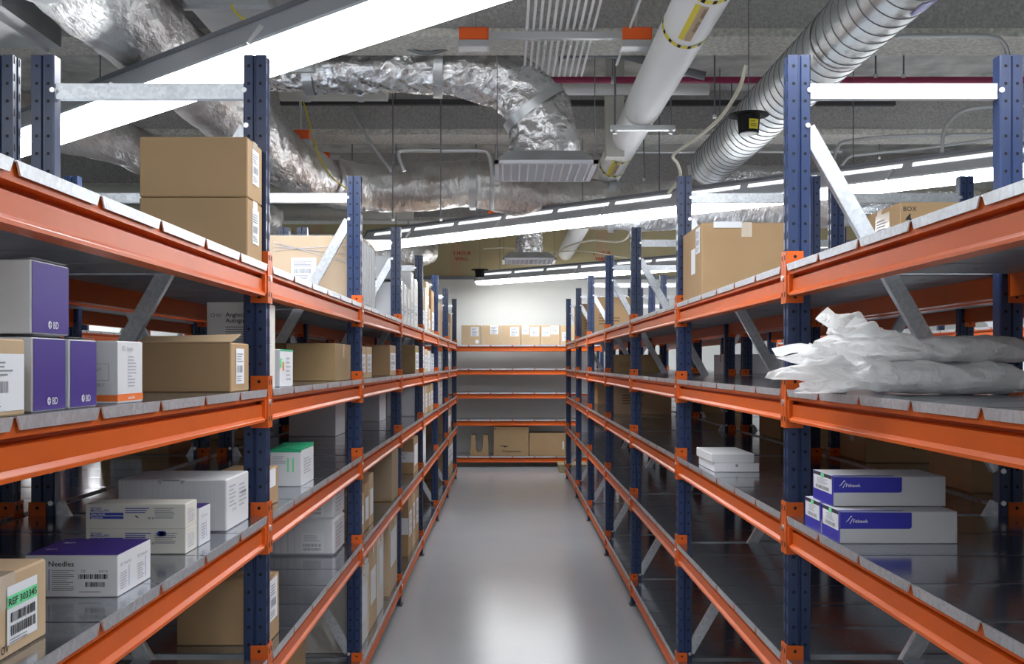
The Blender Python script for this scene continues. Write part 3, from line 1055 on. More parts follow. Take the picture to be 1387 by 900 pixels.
b = Box('carton', 'small tan carton with a torn white label past the nearest left upright', 'cardboard box', -0.86, -0.72, 3.06, 3.25, Z2, 0.113, 'kraft')
b.sticker('right', 0.02, 0.055, 0.15, 0.11, bars=False); b.done()
b = Box('supply_box', 'white glove box with an open green lid, third deck of the second left bay', 'medical supply box', -0.835, -0.725, 3.64, 3.87, Z2, 0.126, 'white_card', body='box_body', bev=0.0015)
m = MB(); W, D, h = b.w / 2, b.d / 2, b.h
m.add([(-W, -D, h), (W, -D, h), (W, D, h), (-W, D, h), (-W, -D + 0.0, h + 0.002), (0.0, -D, h + 0.012), (W, D, h + 0.014), (-W, D, h + 0.012), (W, -D, h + 0.004)],
      [(0, 1, 8, 5, 4), (4, 5, 7), (5, 8, 6), (5, 6, 7), (1, 2, 6, 8), (0, 4, 7, 3), (2, 3, 7, 6)], 'flap_green')
m.build('green_lid', b.t)
g = b.face('front'); g.rect(0, 0.12, b.w, 0.126, 'flap_green'); g.lines(0.008, 0.08, 0.06, 0.11, 5, 'ink_pale'); g.rect(0.06, 0.05, 0.066, 0.1, 'label_green'); g.rect(0.078, 0.05, 0.084, 0.1, 'label_green')
f = b.face('right'); f.lines(0.04, 0.04, 0.18, 0.1, 6, 'ink_pale')
b.done()
row = [(8.55, .3, .24, 'white_card', 'white carton in the fifth left bay nearest its first upright, third deck'),
       (8.95, .28, .24, 'kraft_pale', 'second carton of the fifth left bay, pale, third deck'), (9.30, .26, .24, 'kraft', 'third carton of the fifth left bay, tan, third deck'),
       (9.62, .3, .25, 'kraft_pale', 'fourth carton of the fifth left bay beside the upright, third deck'),
       (10.7, .6, .24, 'white_card_warm', 'cream carton in the sixth left bay, third deck')]
for y, d, h, m, lb in row:
    b = Box('carton', lb, 'cardboard box', -1.0, -0.71, y, y + d, Z2, h, m, 'boxes along the third deck of the left rack')
    b.sticker('right', 0.03, 0.05, d - 0.03, h * 0.7).seam().done()
Box('carton', 'white panel carton deep in the third left bay, third deck', 'cardboard box', -1.30, -1.02, 6.15, 6.5, Z2, 0.24, 'white_card').done()
Box('carton', 'grey-white carton deep in the fourth left bay, third deck', 'cardboard box', -1.32, -0.95, 7.7, 8.1, Z2, 0.25, 'white_card_grey').done()

# ---- left rack, fourth deck
b = Box('carton', 'wide tan carton standing behind the nearest left upright, fourth deck', 'cardboard box', -0.985, -0.715, 3.08, 3.24, Z3, 0.19, 'kraft')
b.sticker('right', 0.03, 0.06, 0.13, 0.185).seam('tape', 'x').done()
for i in range(2):
    b = Box('wrapped_pack', ('upper' if i else 'lower') + ' white plastic-wrapped syringe case with barcodes, fourth deck of the second left bay', 'wrapped case', -1.17, -0.755, 4.52, 4.80, Z3 + i * 0.158, 0.157, 'white_card', 'wrapped syringe cases', body='wrapped_body', bev=0.01)
    g = b.face('front')
    g.text('BD 60ml Syringe', 0.16, 0.13, 0.010, 'ink_grey'); g.text('Luer-Lok Tip', 0.19, 0.112, 0.007, 'ink_pale')
    for a in (0.04, 0.27):
        g.rect(a, 0.015, a + 0.10, 0.10, 'paper', 0.001); g.barcode(a + 0.008, 0.04, a + 0.085, 0.052, 'ink_grey', 0.0016); g.barcode(a + 0.008, 0.022, a + 0.085, 0.034, 'ink_grey', 0.0016); g.lines(a + 0.01, 0.065, a + 0.08, 0.095, 4, 'ink_pale', 0.0016)
    for k in range(5): g.poly([(0.12 + k * 0.03, 0.003), (0.123 + k * 0.03, 0.003), (0.125 + k * 0.028, 0.14), (0.124 + k * 0.028, 0.14)], 'ink_pale', 0.0007)
    f = b.face('right'); f.lines(0.03, 0.03, 0.2, 0.13, 6, 'ink_pale')
    b.done()
    m = MB(); m.bevbox(-b.w / 2 - 0.003, -b.d / 2 - 0.003, 0.0015, b.w / 2 + 0.003, b.d / 2 + 0.003, 0.1568, 'stretch_wrap', 0.012); m.build('plastic_wrap', b.t)
for i, (y, h, mm, lb) in enumerate(((4.98, .20, 'kraft_pale', 'first slim pale carton past the second left upright, fourth deck'), (5.16, .235, 'kraft', 'second slim tan carton past the second left upright, fourth deck'), (5.34, .265, 'kraft_pale', 'third and tallest slim carton past the second left upright, fourth deck'))):
    b = Box('carton', lb, 'cardboard box', -1.0, -0.712, y, y + 0.16, Z3, h, mm, 'slim cartons on the fourth deck of the left rack'); b.sticker('right', 0.02, 0.05, 0.14, h * 0.7, bars=False).done()
b = Box('carton', 'big plastic-wrapped brown carton before the third left upright, fourth deck', 'cardboard box', -1.05, -0.70, 6.28, 6.62, Z3, 0.325, 'kraft_dark'); b.seam()
m = MB(); m.bevbox(-b.w / 2 - 0.004, -b.d / 2 - 0.004, 0.001, b.w / 2 + 0.004, b.d / 2 + 0.004, b.h + 0.005, 'stretch_wrap', 0.01); m.build('plastic_wrap', b.t); b.done()
row = [(7.85, .38, .27, 'kraft', 0, 'brown carton with a grey label band in the fourth left bay, fourth deck'), (8.52, .5, .30, 'white_card', 0, 'bright white carton past the fourth left upright, fourth deck'),
       (12.4, .6, .26, 'kraft', 0, 'brown carton in the farthest left bay, fourth deck')]
for y, d, h, m, dz, lb in row:
    b = Box('carton', lb, 'cardboard box', -1.0, -0.71, y, y + d, Z3, h, m, 'boxes along the fourth deck of the left rack')
    if 'band' in lb: b.sticker('front', 0.0, 0.09, b.w, 0.17)
    b.sticker('right', 0.04, 0.06, d - 0.06, h * 0.8, bars=False).done()

# ---- left rack, bottom deck
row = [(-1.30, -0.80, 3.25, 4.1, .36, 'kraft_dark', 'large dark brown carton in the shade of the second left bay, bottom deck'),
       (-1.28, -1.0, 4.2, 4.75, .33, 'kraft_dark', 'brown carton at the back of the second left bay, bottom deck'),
       (-1.0, -0.712, 4.97, 5.30, .40, 'white_card_warm', 'cream wrapped carton past the second left upright, bottom deck'),
       (-1.0, -0.712, 5.33, 5.66, .43, 'kraft_pale', 'pale tall carton in the third left bay, bottom deck'),
       (-1.0, -0.712, 5.69, 5.95, .50, 'white_card_warm', 'tallest cream carton in the third left bay, bottom deck'),
       (-1.05, -0.705, 6.18, 6.62, .52, 'kraft_pale', 'tall plastic-wrapped carton before the third left upright, bottom deck'),
       (-0.98, -0.712, 7.45, 7.75, .44, 'kraft', 'brown carton with a pale label band in the fourth left bay, bottom deck'),
       (-0.98, -0.712, 7.78, 8.02, .46, 'kraft_pale', 'pale carton behind the band-labelled one, bottom deck of the fourth left bay'),
       (-0.98, -0.712, 8.05, 8.32, .46, 'kraft', 'brown carton by the fourth left upright, bottom deck'),
       (-1.1, -0.715, 12.5, 13.6, .50, 'kraft', 'broad brown carton in the farthest left bay, bottom deck')]
for x0, x1, y0, y1, h, m, lb in row:
    b = Box('carton', lb, 'cardboard box', x0, x1, y0, y1, Z4, h, m, 'boxes along the bottom deck of the left rack')
    b.seam()
    if y0 > 4.9: b.sticker('right', 0.05, h * 0.3, y1 - y0 - 0.06, h * 0.72, bars=y0 > 7)
    if 'band' in lb and y0 < 7.6: b.sticker('front', 0.0, 0.16, b.w, 0.28)
    if 'wrapped' in lb:
        mm = MB(); mm.bevbox(-b.w / 2 - 0.004, -b.d / 2 - 0.004, 0.001, b.w / 2 + 0.004, b.d / 2 + 0.004, b.h + 0.004, 'stretch_wrap', 0.012); mm.build('plastic_wrap', b.t)
    b.done()

# ---- goods on the rack behind the left one and across the next aisle (seen in the gaps)
row = [(-1.95, -1.5, 5.9, 6.35, Z2, .17, 'kraft', 'brown labelled carton glimpsed on the hidden left rack, third deck'),
       (-1.95, -1.62, 4.95, 5.3, Z2, .2, 'kraft', 'brown carton with a white label glimpsed between the near left decks'),
       (-2.0, -1.6, 8.9, 9.4, Z2, .26, 'white_card', 'white carton on the hidden left rack behind the fifth bay, third deck'),
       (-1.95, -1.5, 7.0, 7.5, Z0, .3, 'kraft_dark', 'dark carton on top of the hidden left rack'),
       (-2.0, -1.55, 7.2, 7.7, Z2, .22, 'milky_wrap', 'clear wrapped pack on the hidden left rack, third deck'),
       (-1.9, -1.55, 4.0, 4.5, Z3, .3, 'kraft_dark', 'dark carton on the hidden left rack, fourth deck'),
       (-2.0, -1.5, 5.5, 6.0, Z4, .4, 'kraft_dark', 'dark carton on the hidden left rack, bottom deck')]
for x0, x1, y0, y1, z, h, m, lb in row:
    b = Box('carton', lb, 'cardboard box', x0, x1, y0, y1, z, h, m, 'boxes on the rack behind the left one'); b.sticker('front', 0.05, 0.03, 0.2, h * 0.8).done()
cols = ['white_card', 'white_card_warm', 'white_card', 'kraft_pale', 'white_card', 'brand_blue']
y = 8.6
k = 0
for k in range(14):
    d = random.uniform(0.16, 0.34)
    if y + d > 13.9: break
    h = random.uniform(0.10, 0.21)
    if not any(abs(y + d / 2 - fy) < d / 2 + 0.06 for fy in FY):
        b = Box('supply_box', '%s small supply box from the near end on the far left rack, second deck' % ['first', 'second', 'third', 'fourth', 'fifth', 'sixth', 'seventh', 'eighth', 'ninth', 'tenth', 'eleventh', 'twelfth', 'thirteenth', 'fourteenth'][k], 'medical supply box', -3.95, -3.60, y, y + d, Z1, h, cols[k % 6], 'white boxes on the far left rack', body='box_body')
        f = b.face('right'); f.rect(0.02, 0.02, d * 0.5, h * 0.5, random.choice(['brand_blue', 'label_orange', 'ink_pale', 'ink_grey']))
        b.done()
    y += d + random.uniform(0.03, 0.12)

# ---- right rack goods
b = Box('carton', 'tan carton with white side labels and a loose paper, top deck right', 'cardboard box', 0.82, 1.20, 4.36, 4.82, Z0, 0.312, 'kraft')
b.sticker('left', 0.33, 0.19, 0.43, 0.30).sticker('left', 0.22, 0.11, 0.32, 0.22, bars=False)
b.seam('clear_tape', 'y', 0.045)
m = MB(); m.box(-0.14, -b.d / 2 - 0.004, b.h - 0.022, -0.02, -b.d / 2 - 0.001, b.h + 0.004, 'paper'); m.build('loose_paper', b.t)
b.done()

for i, (y, lb) in enumerate(((2.52, 'front lower white and royal blue catheter box, third deck right'), (2.665, 'lower white and royal blue catheter box behind the front one, third deck right'))):
    pass


def catheter_box(label, x0, x1, y0, y1, z0, h):
    b = Box('supply_box', label, 'medical supply box', x0, x1, y0, y1, z0, h, 'white_card_grey', 'white and royal blue catheter boxes', body='box_body', bev=0.0015)
    g = b.face('front')
    r = 0.006
    L = b.w * 0.61
    pts = [(0, h * 0.46), (L - r, h * 0.46)] + [(L - r + r * sin(a), h * 0.46 + r - r * cos(a)) for a in (0.4, 0.8, 1.2, 1.57)] + [(L, h * 0.98 - 0.001), (0, h * 0.98)]
    g.poly(pts, 'royal_blue')
    g.poly([(0.012, h * 0.66), (0.020, h * 0.72), (0.026, h * 0.84), (0.024, h * 0.84), (0.019, h * 0.75)], 'ink_white', 0.0014)
    g.disc(0.0265, h * 0.85, 0.0018, 'ink_white', 0.0016)
    g.poly([(0.022, h * 0.62), (0.030, h * 0.80), (0.0315, h * 0.80), (0.024, h * 0.62)], 'ink_white', 0.0014)
    g.text('Fithawk', 0.031, h * 0.65, 0.008, 'ink_white', 0.0014)
    f = b.face('left')
    f.rect(0, 0, b.d, h, 'royal_blue')
    f.rect(0.008, h * 0.38, b.d - 0.01, h * 0.99, 'paper', 0.001)
    f.rect(0.008, h * 0.88, b.d - 0.01, h * 0.99, 'ink', 0.0014)
    f.rect(b.d * 0.42, h * 0.84, b.d * 0.58, h * 0.99, 'label_green', 0.0018)
    f.barcode(0.03, h * 0.44, b.d - 0.03, h * 0.56, 'ink_grey', 0.0018)
    f.lines(0.04, h * 0.62, b.d - 0.04, h * 0.84, 4, 'ink_pale', 0.0018)
    b.face('top').rect(0, 0, b.w * 0.55, 0.02, 'royal_blue')
    return b.done()


catheter_box('front white and royal blue catheter box of the lower pair, third deck right', 0.80, 1.082, 2.484, 2.625, Z2, 0.077)
catheter_box('rear white and royal blue catheter box of the lower pair, third deck right', 0.80, 1.082, 2.635, 2.776, Z2, 0.077)
catheter_box('white and royal blue catheter box lying on top of the lower pair', 0.808, 1.086, 2.56, 2.73, Z2 + 0.079, 0.074)

for i in range(2):
    b = Box('supply_box', ('upper' if i else 'lower') + ' flat white carton of the pair in the second right bay, third deck', 'flat white box', 0.825 - 0.01 * i, 1.005 - 0.02 * i, 4.12, 4.45, Z2 + 0.037 * i, 0.036, 'white_card', 'flat white cartons', body='box_body', bev=0.002)
    if not i: b.face('front').disc(0.09, 0.026, 0.006, 'ink_grey')
    b.done()

row = [(1.54, 1.93, 4.05, 4.5, Z0, .35, 'kraft', 'brown carton marked with a black 4 on top of the hidden right rack'),
       (1.58, 2.1, 5.3, 5.8, Z0, .25, 'kraft_dark', 'low brown carton behind the near right upright on top of the hidden rack'),
       (1.55, 1.95, 3.45, 3.8, Z2, .19, 'kraft', 'tan carton beside the rear right upright on the hidden rack, third deck'),
       (1.56, 2.1, 4.5, 4.85 , Z2, .14, 'kraft', 'long brown carton on the hidden right rack, third deck'),
       (1.56, 2.1, 5.2, 5.7, Z2, .27, 'kraft', 'brown carton with printed lines on the hidden right rack, third deck'),
       (1.56, 2.1, 5.9, 6.4, Z2, .27, 'kraft_dark', 'brown carton nearest the third upright on the hidden right rack, third deck'),
       (1.56, 2.1, 7.0, 7.5, Z0, .2, 'kraft', 'brown carton on top of the hidden right rack behind the third bay'),
       (1.6, 2.1, 9.0, 9.5, Z2, .3, 'kraft_dark', 'dark carton on the hidden right rack behind the fifth bay'),
       (1.56, 2.1, 7.3, 7.8, Z1, .14, 'white_card_grey', 'flat pale box stack base on the hidden right rack, second deck')]
for x0, x1, y0, y1, z, h, m, lb in row:
    b = Box('carton', lb, 'cardboard box', x0, x1, y0, y1, z, h, m, 'boxes on the rack behind the right one')
    b.seam('clear_tape')
    g = b.face('front')
    if 'black 4' in lb:
        g.text('BOX', 0.012, 0.315, 0.018, 'ink'); g.text('4', 0.02, 0.27, 0.035, 'ink'); b.sticker('left', 0.18, 0.16, 0.34, 0.33, mat='clear_tape')
    elif 'printed' in lb:
        g.lines(0.06, 0.06, 0.4, 0.2, 6, 'kraft_edge')
    elif 'long brown' in lb:
        g.text('8937200AB', 0.2, 0.06, 0.028, 'ink')
    b.done()

row = [(0.84, 1.25, 12.3, 12.9, Z0, .43, 'kraft', 'big brown carton in the farthest right bay, top deck'),
       (0.86, 1.3, 10.6, 11.1, Z0, .40, 'kraft', 'big brown carton in the sixth right bay, top deck'),
       (0.86, 1.3, 8.7, 9.1, Z1, .15, 'kraft_dark', 'flat brown carton in the fifth right bay, second deck'),
       (0.95, 1.4, 10.9, 11.5, Z2, .33, 'kraft', 'brown carton in the sixth right bay, third deck'),
       (0.90, 1.4, 8.8, 9.4, Z2, .30, 'kraft_pale', 'pale brown carton in the fifth right bay, third deck'),
       (0.90, 1.4, 12.6, 13.3, Z3, .30, 'white_card_grey', 'grey carton in the farthest right bay, fourth deck')]
for x0, x1, y0, y1, z, h, m, lb in row:
    b = Box('carton', lb, 'cardboard box', x0, x1, y0, y1, z, h, m, 'cartons in the far right bays'); b.seam()
    b.face('front').lines(0.08, h * 0.3, 0.3, h * 0.6, 4, 'kraft_edge'); b.done()
for i, (x, y, n) in enumerate(((3.72, 11.0, 4), (3.72, 8.9, 5), (3.74, 7.2, 5))):
    for k in range(n):
        b = Box('supply_box', '%s flat white box of the %s white stack on the far right rack' % (['bottom', 'second', 'third', 'fourth', 'fifth'][k], ['farthest', 'middle', 'nearest'][i]), 'flat white box', x + 0.005 * (k % 2), x + 0.40, y, y + 0.35, Z1 + k * 0.046, 0.045, 'white_card', 'white stacks on the far right rack', body='box_body')
        b.face('front').lines(0.03, 0.01, 0.3, 0.03, 1, 'ink_pale'); b.done()

# ---- rack across the end
ez = EY + 0.04
xs = [-0.69, -0.385, -0.085, 0.21, 0.505, 0.80]
desc = ['leftmost', 'second', 'third', 'fourth', 'fifth', 'rightmost']
for i, x in enumerate(xs):
    b = Box('carton', desc[i] + ' of the six tan cartons lined up on top of the rack closing the aisle', 'cardboard box', x, x + 0.29, ez, ez + 0.4, Z0, 0.298, 'kraft_pale', 'six labelled cartons on the end rack')
    st = [[(.14, .26)], [(.13, .25)], [(.13, .26)], [(.01, .12), (.14, .27)], [(.02, .14), (.15, .27)], [(.03, .13)]][i]
    for j, (a0, a1) in enumerate(st):
        b.sticker('front', a0, 0.13 + 0.03 * ((i + j) % 2) - (0.1 if i == 5 else 0), a1, 0.27 + 0.02 * ((i + j) % 2) - (0.1 if i == 5 else 0))
    if i == 0:
        b.face('front').disc(0.235, 0.05, 0.03, 'paper')
    b.seam(); b.done()
b = Box('carton', 'large brown carton with a black bird logo on the end rack', 'cardboard box', -0.205, 0.325, ez, ez + 0.45, Z4, 0.44, 'kraft')
g = b.face('front')
g.poly([(0.08, 0.17), (0.11, 0.155), (0.15, 0.16), (0.19, 0.15), (0.165, 0.125), (0.15, 0.145), (0.12, 0.143), (0.10, 0.15)], 'ink')
g.poly([(0.14, 0.16), (0.20, 0.13), (0.22, 0.15)], 'ink')
g.text('Centurion', 0.13, 0.055, 0.035, 'ink', width=0.28); g.rect(0.02, 0.4, 0.04, 0.42, 'ink')
b.seam().done()
b = Box('carton', 'lower brown carton at the right of the bird-logo carton on the end rack', 'cardboard box', 0.335, 0.88, ez, ez + 0.45, Z4, 0.345, 'kraft')
b.sticker('front', 0.50, 0.1, 0.52, 0.22, bars=False).seam().done()
# a cut-out carton shaped like a U
u = thing('cardboard_insert', 'brown cardboard insert cut like the letter U on the end rack', 'cardboard insert', (-0.42, ez + 0.12, Z4 + 0.0006))
mb = MB()
mb.prism([(-0.14, 0), (0.14, 0), (0.13, 0.31), (0.06, 0.31), (0.045, 0.09), (0.02, 0.06), (-0.03, 0.06), (-0.05, 0.09), (-0.06, 0.31), (-0.12, 0.31)], -0.1, 0.1, 'y', 'kraft')
mb.build('insert_body', u)
mb = MB()
for a, c in ((-0.12, -0.06), (0.06, 0.13)): mb.box(a, -0.1, 0.311, c, 0.12, 0.325, 'kraft_edge')
mb.build('folded_edge', u)
# pallet corner at the right foot of the end rack
p = thing('wooden_pallet', 'low wooden pallet piece on the floor at the far end of the right rack', 'pallet', (0.93, 15.0, 0), 0)
mb = MB()
for k in range(4): mb.box(-0.2 + k * 0.11, -0.25, 0.10, -0.11 + k * 0.11, 0.25, 0.12, 'pallet_wood')
mb.build('deck_boards', p)
mb = MB()
for k in (-0.18, 0.0, 0.14): mb.box(k, -0.25, 0.0, k + 0.07, 0.25, 0.10, 'pallet_wood')
mb.build('bearers', p)


# ---- plastic bags on the right rack
def bag(name, label, xm, xb, yc, dy, z0, hgt, mouth, seed, lift=0.0):
    """a filled film bag lying on its side, its crumpled open mouth towards the aisle"""
    t = thing(name, label, 'plastic bag', ((xm + xb) / 2, yc, z0), 0, 'film bags on the second deck right')
    cx = (xm + xb) / 2
    mb = MB()
    nu, nv = 56, 48
    rings = []
    for i in range(nu + 1):
        s = i / nu
        ring = []
        for k in range(nv):
            a = 2 * pi * k / nv
            x = xm + (xb - xm) * s
            if s < mouth:
                q = s / mouth
                hh = hgt * (0.30 + 0.35 * q) + 0.028 * (1 - q)
                dd = dy * (0.95 - 0.25 * (1 - abs(2 * q - 1)))
                petal = (noise.noise(Vector((cos(a) * 1.7, sin(a) * 1.7, seed))) * 0.16 + noise.noise(Vector((cos(a) * 5, sin(a) * 5, seed + 3))) * 0.05) * (1 - q)
                x += petal + 0.03 * (1 - q)
                flare = (1 - q) ** 1.5 * 0.05 * (noise.noise(Vector((a * 1.5, seed, 2))) + 0.5)
                cz = lift * (1 - q) + hgt * 0.5
                amp = 0.030
            else:
                q = (s - mouth) / (1 - mouth)
                e = max(0.0, 1 - (max(0, q - 0.55) / 0.45) ** 2.2)
                hh = hgt * (0.65 + 0.35 * min(1, q * 5)) * (0.12 + 0.88 * e ** 0.7)
                dd = dy * (0.9 + 0.1 * e)
                flare = 0
                cz = hgt * 0.5 - hgt * 0.2 * (1 - e)
                amp = 0.010
            ca, sa = cos(a), sin(a)
            y = dd * (abs(ca) ** 0.7) * (1 if ca > 0 else -1)
            zz = (hh * 0.5 + flare) * (abs(sa) ** 0.75) * (1 if sa > 0 else -1)
            p = Vector((x * 11, y * 9, zz * 14 + seed))
            # crisp folds: ridged noise
            r = 1 - abs(noise.noise(p)) * 2.4
            r2 = 1 - abs(noise.noise(p * 2.3)) * 2.0
            off = amp * (r + 0.45 * r2 - 0.7)
            y += off * ca; zz += off * (1 if sa > 0 else 0.4) * abs(sa) * (1 if sa > 0 else -1)
            ring.append((x - cx, y, max(0.0015, cz + zz)))
        rings.append(ring)
    vs = [p for r in rings for p in r]
    fs = []
    for i in range(nu):
        for k in range(nv):
            k2 = (k + 1) % nv
            fs.append((i * nv + k, (i + 1) * nv + k, (i + 1) * nv + k2, i * nv + k2))
    mb.add(vs, fs, 'bag_film', False)
    mb.add(rings[-1], [tuple(range(nv))], 'bag_film')
    mb.build('film', t)
    # soft rolls inside
    m = MB()
    x0, x1 = xm + (xb - xm) * (mouth + 0.04), xb - 0.10
    m.bevbox(x0 - cx, -dy * 0.62, 0.006, x1 - cx, dy * 0.62, hgt * 0.66, 'white_card_grey', 0.018)
    m.build('contents', t)
    return t


bag('film_bag', 'lower crumpled white film bag with its mouth hanging over the aisle, right', 0.66, 1.235, 2.46, 0.13, Z1 + 0.001, 0.080, 0.38, 3.1, 0.012)
bag('film_bag', 'upper crumpled white film bag resting on the lower one, right', 0.74, 1.25, 2.47, 0.12, Z1 + 0.074, 0.062, 0.42, 8.4, 0.02)


# ------------------------------------------------------------------ services under the ceiling
def smooth(pts, n=6):
    P = [Vector(p) for p in pts]
    P = [P[0] * 2 - P[1]] + P + [P[-1] * 2 - P[-2]]
    out = []
    for i in range(1, len(P) - 2):
        for k in range(n):
            t = k / n
            a, b, c, d = P[i - 1], P[i], P[i + 1], P[i + 2]
            out.append(0.5 * ((2 * b) + (c - a) * t + (2 * a - 5 * b + 4 * c - d) * t * t + (3 * b - a - 3 * c + d) * t ** 3))
    out.append(P[-2])
    return out


def foil_duct(name, label, pts, r, mat, seed, n=6, amp=0.022, rads=None):
    t = thing(name, label, 'duct', (0, 0, 0))
    c = smooth(pts, n)
    if rads:
        rr = [rads[0] + (rads[1] - rads[0]) * min(1, max(0, i / (len(c) - 1))) for i in range(len(c))]
    else:
        rr = [r] * len(c)

    def rf(p, a, i, q):
        return q + amp * noise.noise(p * 6 + Vector((cos(a) * 2, sin(a) * 2, seed))) + amp * 0.7 * noise.noise(p * 14 + Vector((cos(a) * 5, seed, sin(a) * 5)))
    mb = MB()
    mb.tube(c, rr, mat, 40, True, rf)
    mb.build('foil_jacket', t)
    # tape bands and straps
    k = n
    while k < len(c) - 1:
        m = MB()
        d = (c[k] - c[k - 1]).normalized()
        m.tube([c[k] - d * 0.03, c[k] + d * 0.03], rr[k] + amp * 0.9, 'sheet', 32, False)
        m.build('foil_band', t)
        k += n * 2
    return t


foil_duct('insulated_duct', 'large foil-wrapped duct running in from the upper left and bending across the room', [(-1.80, 2.6, 3.20), (-1.80, 4.0, 3.20), (-1.80, 5.4, 3.20), (-1.80, 6.8, 3.20), (-1.79, 8.0, 3.19), (-1.62, 9.0, 3.17), (-1.15, 9.45, 3.16), (-0.3, 9.45, 3.20), (0.35, 9.4, 3.06), (0.95, 9.3, 2.975), (1.7, 9.2, 2.98), (2.9, 9.1, 2.98)], 0.215, 'foil_old', 1.0, 14)
foil_duct('insulated_duct', 'bright crinkled foil duct with an elbow dropping to the nearest ceiling diffuser', [(-1.60, 6.78, 3.49), (-1.3, 6.79, 3.50), (-1.0, 6.80, 3.51), (-0.45, 6.82, 3.52), (-0.05, 6.84, 3.46), (0.18, 6.85, 3.25), (0.24, 6.86, 3.05), (0.245, 6.86, 2.93)], 0.2, 'foil', 5.0, 16, 0.03, rads=(0.13, 0.235))
foil_duct('insulated_duct', 'short vertical foil duct dropping to the farther ceiling diffuser', [(0.27, 12.9, 3.88), (0.27, 12.9, 3.6), (0.27, 12.9, 3.2), (0.27, 12.9, 2.93)], 0.165, 'foil', 9.0, 8)
foil_duct('insulated_duct', 'foil duct at the far left above the next aisle', [(-3.9, 10.2, 2.85), (-3.2, 10.9, 2.85), (-2.4, 11.6, 2.85), (-1.6, 12.3, 2.87), (-1.2, 13.0, 2.95), (-1.1, 13.9, 3.1)], 0.19, 'foil_old', 13.0, 10)
foil_duct('insulated_duct', 'foil duct running level behind the white pipe towards the right', [(1.6, 11.0, 3.3), (2.6, 10.9, 3.3), (3.8, 10.8, 3.3), (5.5, 10.8, 3.3)], 0.17, 'foil', 15.0, 10)
foil_duct('insulated_duct', 'thick pale foil duct low at the left above the light row end', [(-4.6, 5.6, 3.2), (-3.6, 6.4, 3.2), (-2.9, 7.4, 3.18), (-2.6, 8.2, 3.1), (-2.45, 9.2, 3.0), (-2.4, 10.4, 3.0)], 0.16, 'foil_old', 21.0, 8)


def diffuser(x, y, z, s, label):
    t = thing('ceiling_diffuser', label, 'air diffuser', (x, y, z), 0, 'square louvred diffusers')
    mb = MB()
    h = s / 2
    for a, b in ((h, 0.0), (h - 0.015, 0.0)):
        pass
    # frame ring
    for (x0, y0, x1, y1) in ((-h, -h, h, -h + 0.03), (-h, h - 0.03, h, h), (-h, -h, -h + 0.03, h), (h - 0.03, -h, h, h)):
        mb.box(x0, y0, 0, x1, y1, 0.022, 'plastic_grey')
    mb.build('frame', t)
    mb = MB()
    for i in range(7):
        yy = -h + 0.05 + i * (s - 0.1) / 6.6
        mb.prism([(yy, 0.028), (yy + 0.041, 0.0), (yy + 0.045, 0.002), (yy + 0.004, 0.03)], -h + 0.03, h - 0.03, 'x', 'plastic_grey')
    for i in range(1, 12):
        xx = -h + i * s / 12
        mb.box(xx - 0.005, -h + 0.03, -0.004, xx + 0.005, h - 0.03, 0.02, 'pvc')  # white bars stand in for upright reflections across the blades
    mb.build('louvres_and_glints', t)
    mb = MB()
    k = 0.24
    mb.add([(-h + 0.01, -h + 0.01, 0.022), (h - 0.01, -h + 0.01, 0.022), (h - 0.01, h - 0.01, 0.022), (-h + 0.01, h - 0.01, 0.022), (-k, -k, 0.10), (k, -k, 0.10), (k, k, 0.10), (-k, k, 0.10)],
           [(0, 1, 5, 4), (1, 2, 6, 5), (2, 3, 7, 6), (3, 0, 4, 7), (4, 5, 6, 7)], 'sheet')
    mb.build('plenum', t)
    for sx in (-1, 1):
        mb = MB(); mb.cyl((sx * (h - 0.02), -h + 0.02, 0.02), 0.003, ZC - z - 0.02, 'rod', n=6); mb.build('hanger_rod', t)
    return t


diffuser(0.246, 6.87, 2.83, 0.66, 'square louvred ceiling diffuser under the crinkled foil elbow')
diffuser(0.27, 12.9, 2.83, 0.66, 'square louvred ceiling diffuser hanging in front of the tan upper wall')

# white insulated pipe with yellow and black bands
pw = thing('white_pipe', 'thick white insulated pipe with yellow and black dashed bands running down the aisle', 'pipe', (0, 0, 0))
mb = MB(); mb.tube([(0.925, 1.5, 3.31), (0.925, 7.05, 3.31)], 0.125, 'pvc', 40)
mb.tube([(0.925, 7.12, 3.31), (0.925, 16.3, 3.31)], 0.118, 'pvc', 40)
mb.build('pipe_run', pw)
mb = MB(); mb.tube([(0.925, 7.0, 3.31), (0.925, 7.14, 3.31)], 0.105, 'insul', 32); mb.build('pipe_joint', pw)
for yc in (4.62, 5.28, 8.35, 8.95):
    mb = MB()
    n = 44
    for k in range(n):
        a0, a1 = 2 * pi * k / n, 2 * pi * (k + 1) / n
        R = 0.127
        q = [(0.925 + R * cos(a), y_, 3.31 + R * sin(a)) for a, y_ in ((a0, yc), (a0, yc + 0.045), (a1, yc + 0.045), (a1, yc))]
        mb.add(q, [(0, 1, 2, 3)], 'black' if k % 3 == 0 else 'yellow')
    mb.build('warning_band', pw)
for y0 in (4.70, 8.43):
    mb = MB()
    R = 0.1275
    for (a0, a1, m) in ((-2.12, -1.90, 'yellow'), (-1.87, -1.60, 'kraft_pale')):
        n = 5
        for k in range(n):
            b0, b1 = a0 + (a1 - a0) * k / n, a0 + (a1 - a0) * (k + 1) / n
            mb.add([(0.925 + R * cos(a), y_, 3.31 + R * sin(a)) for a, y_ in ((b0, y0), (b0, y0 + 0.5), (b1, y0 + 0.5), (b1, y0))], [(0, 1, 2, 3)], m)
    f = Face(mb, (0.925 - 0.018, y0 + 0.02, 3.31 - 0.1305), (0, 1, 0), (-1, 0, 0))
    f.text('CONTAINS', 0, -0.012, 0.018, 'ink'); f.text('HOT WATER', 0.18, -0.012, 0.018, 'ink')
    mb.build('warning_label', pw)
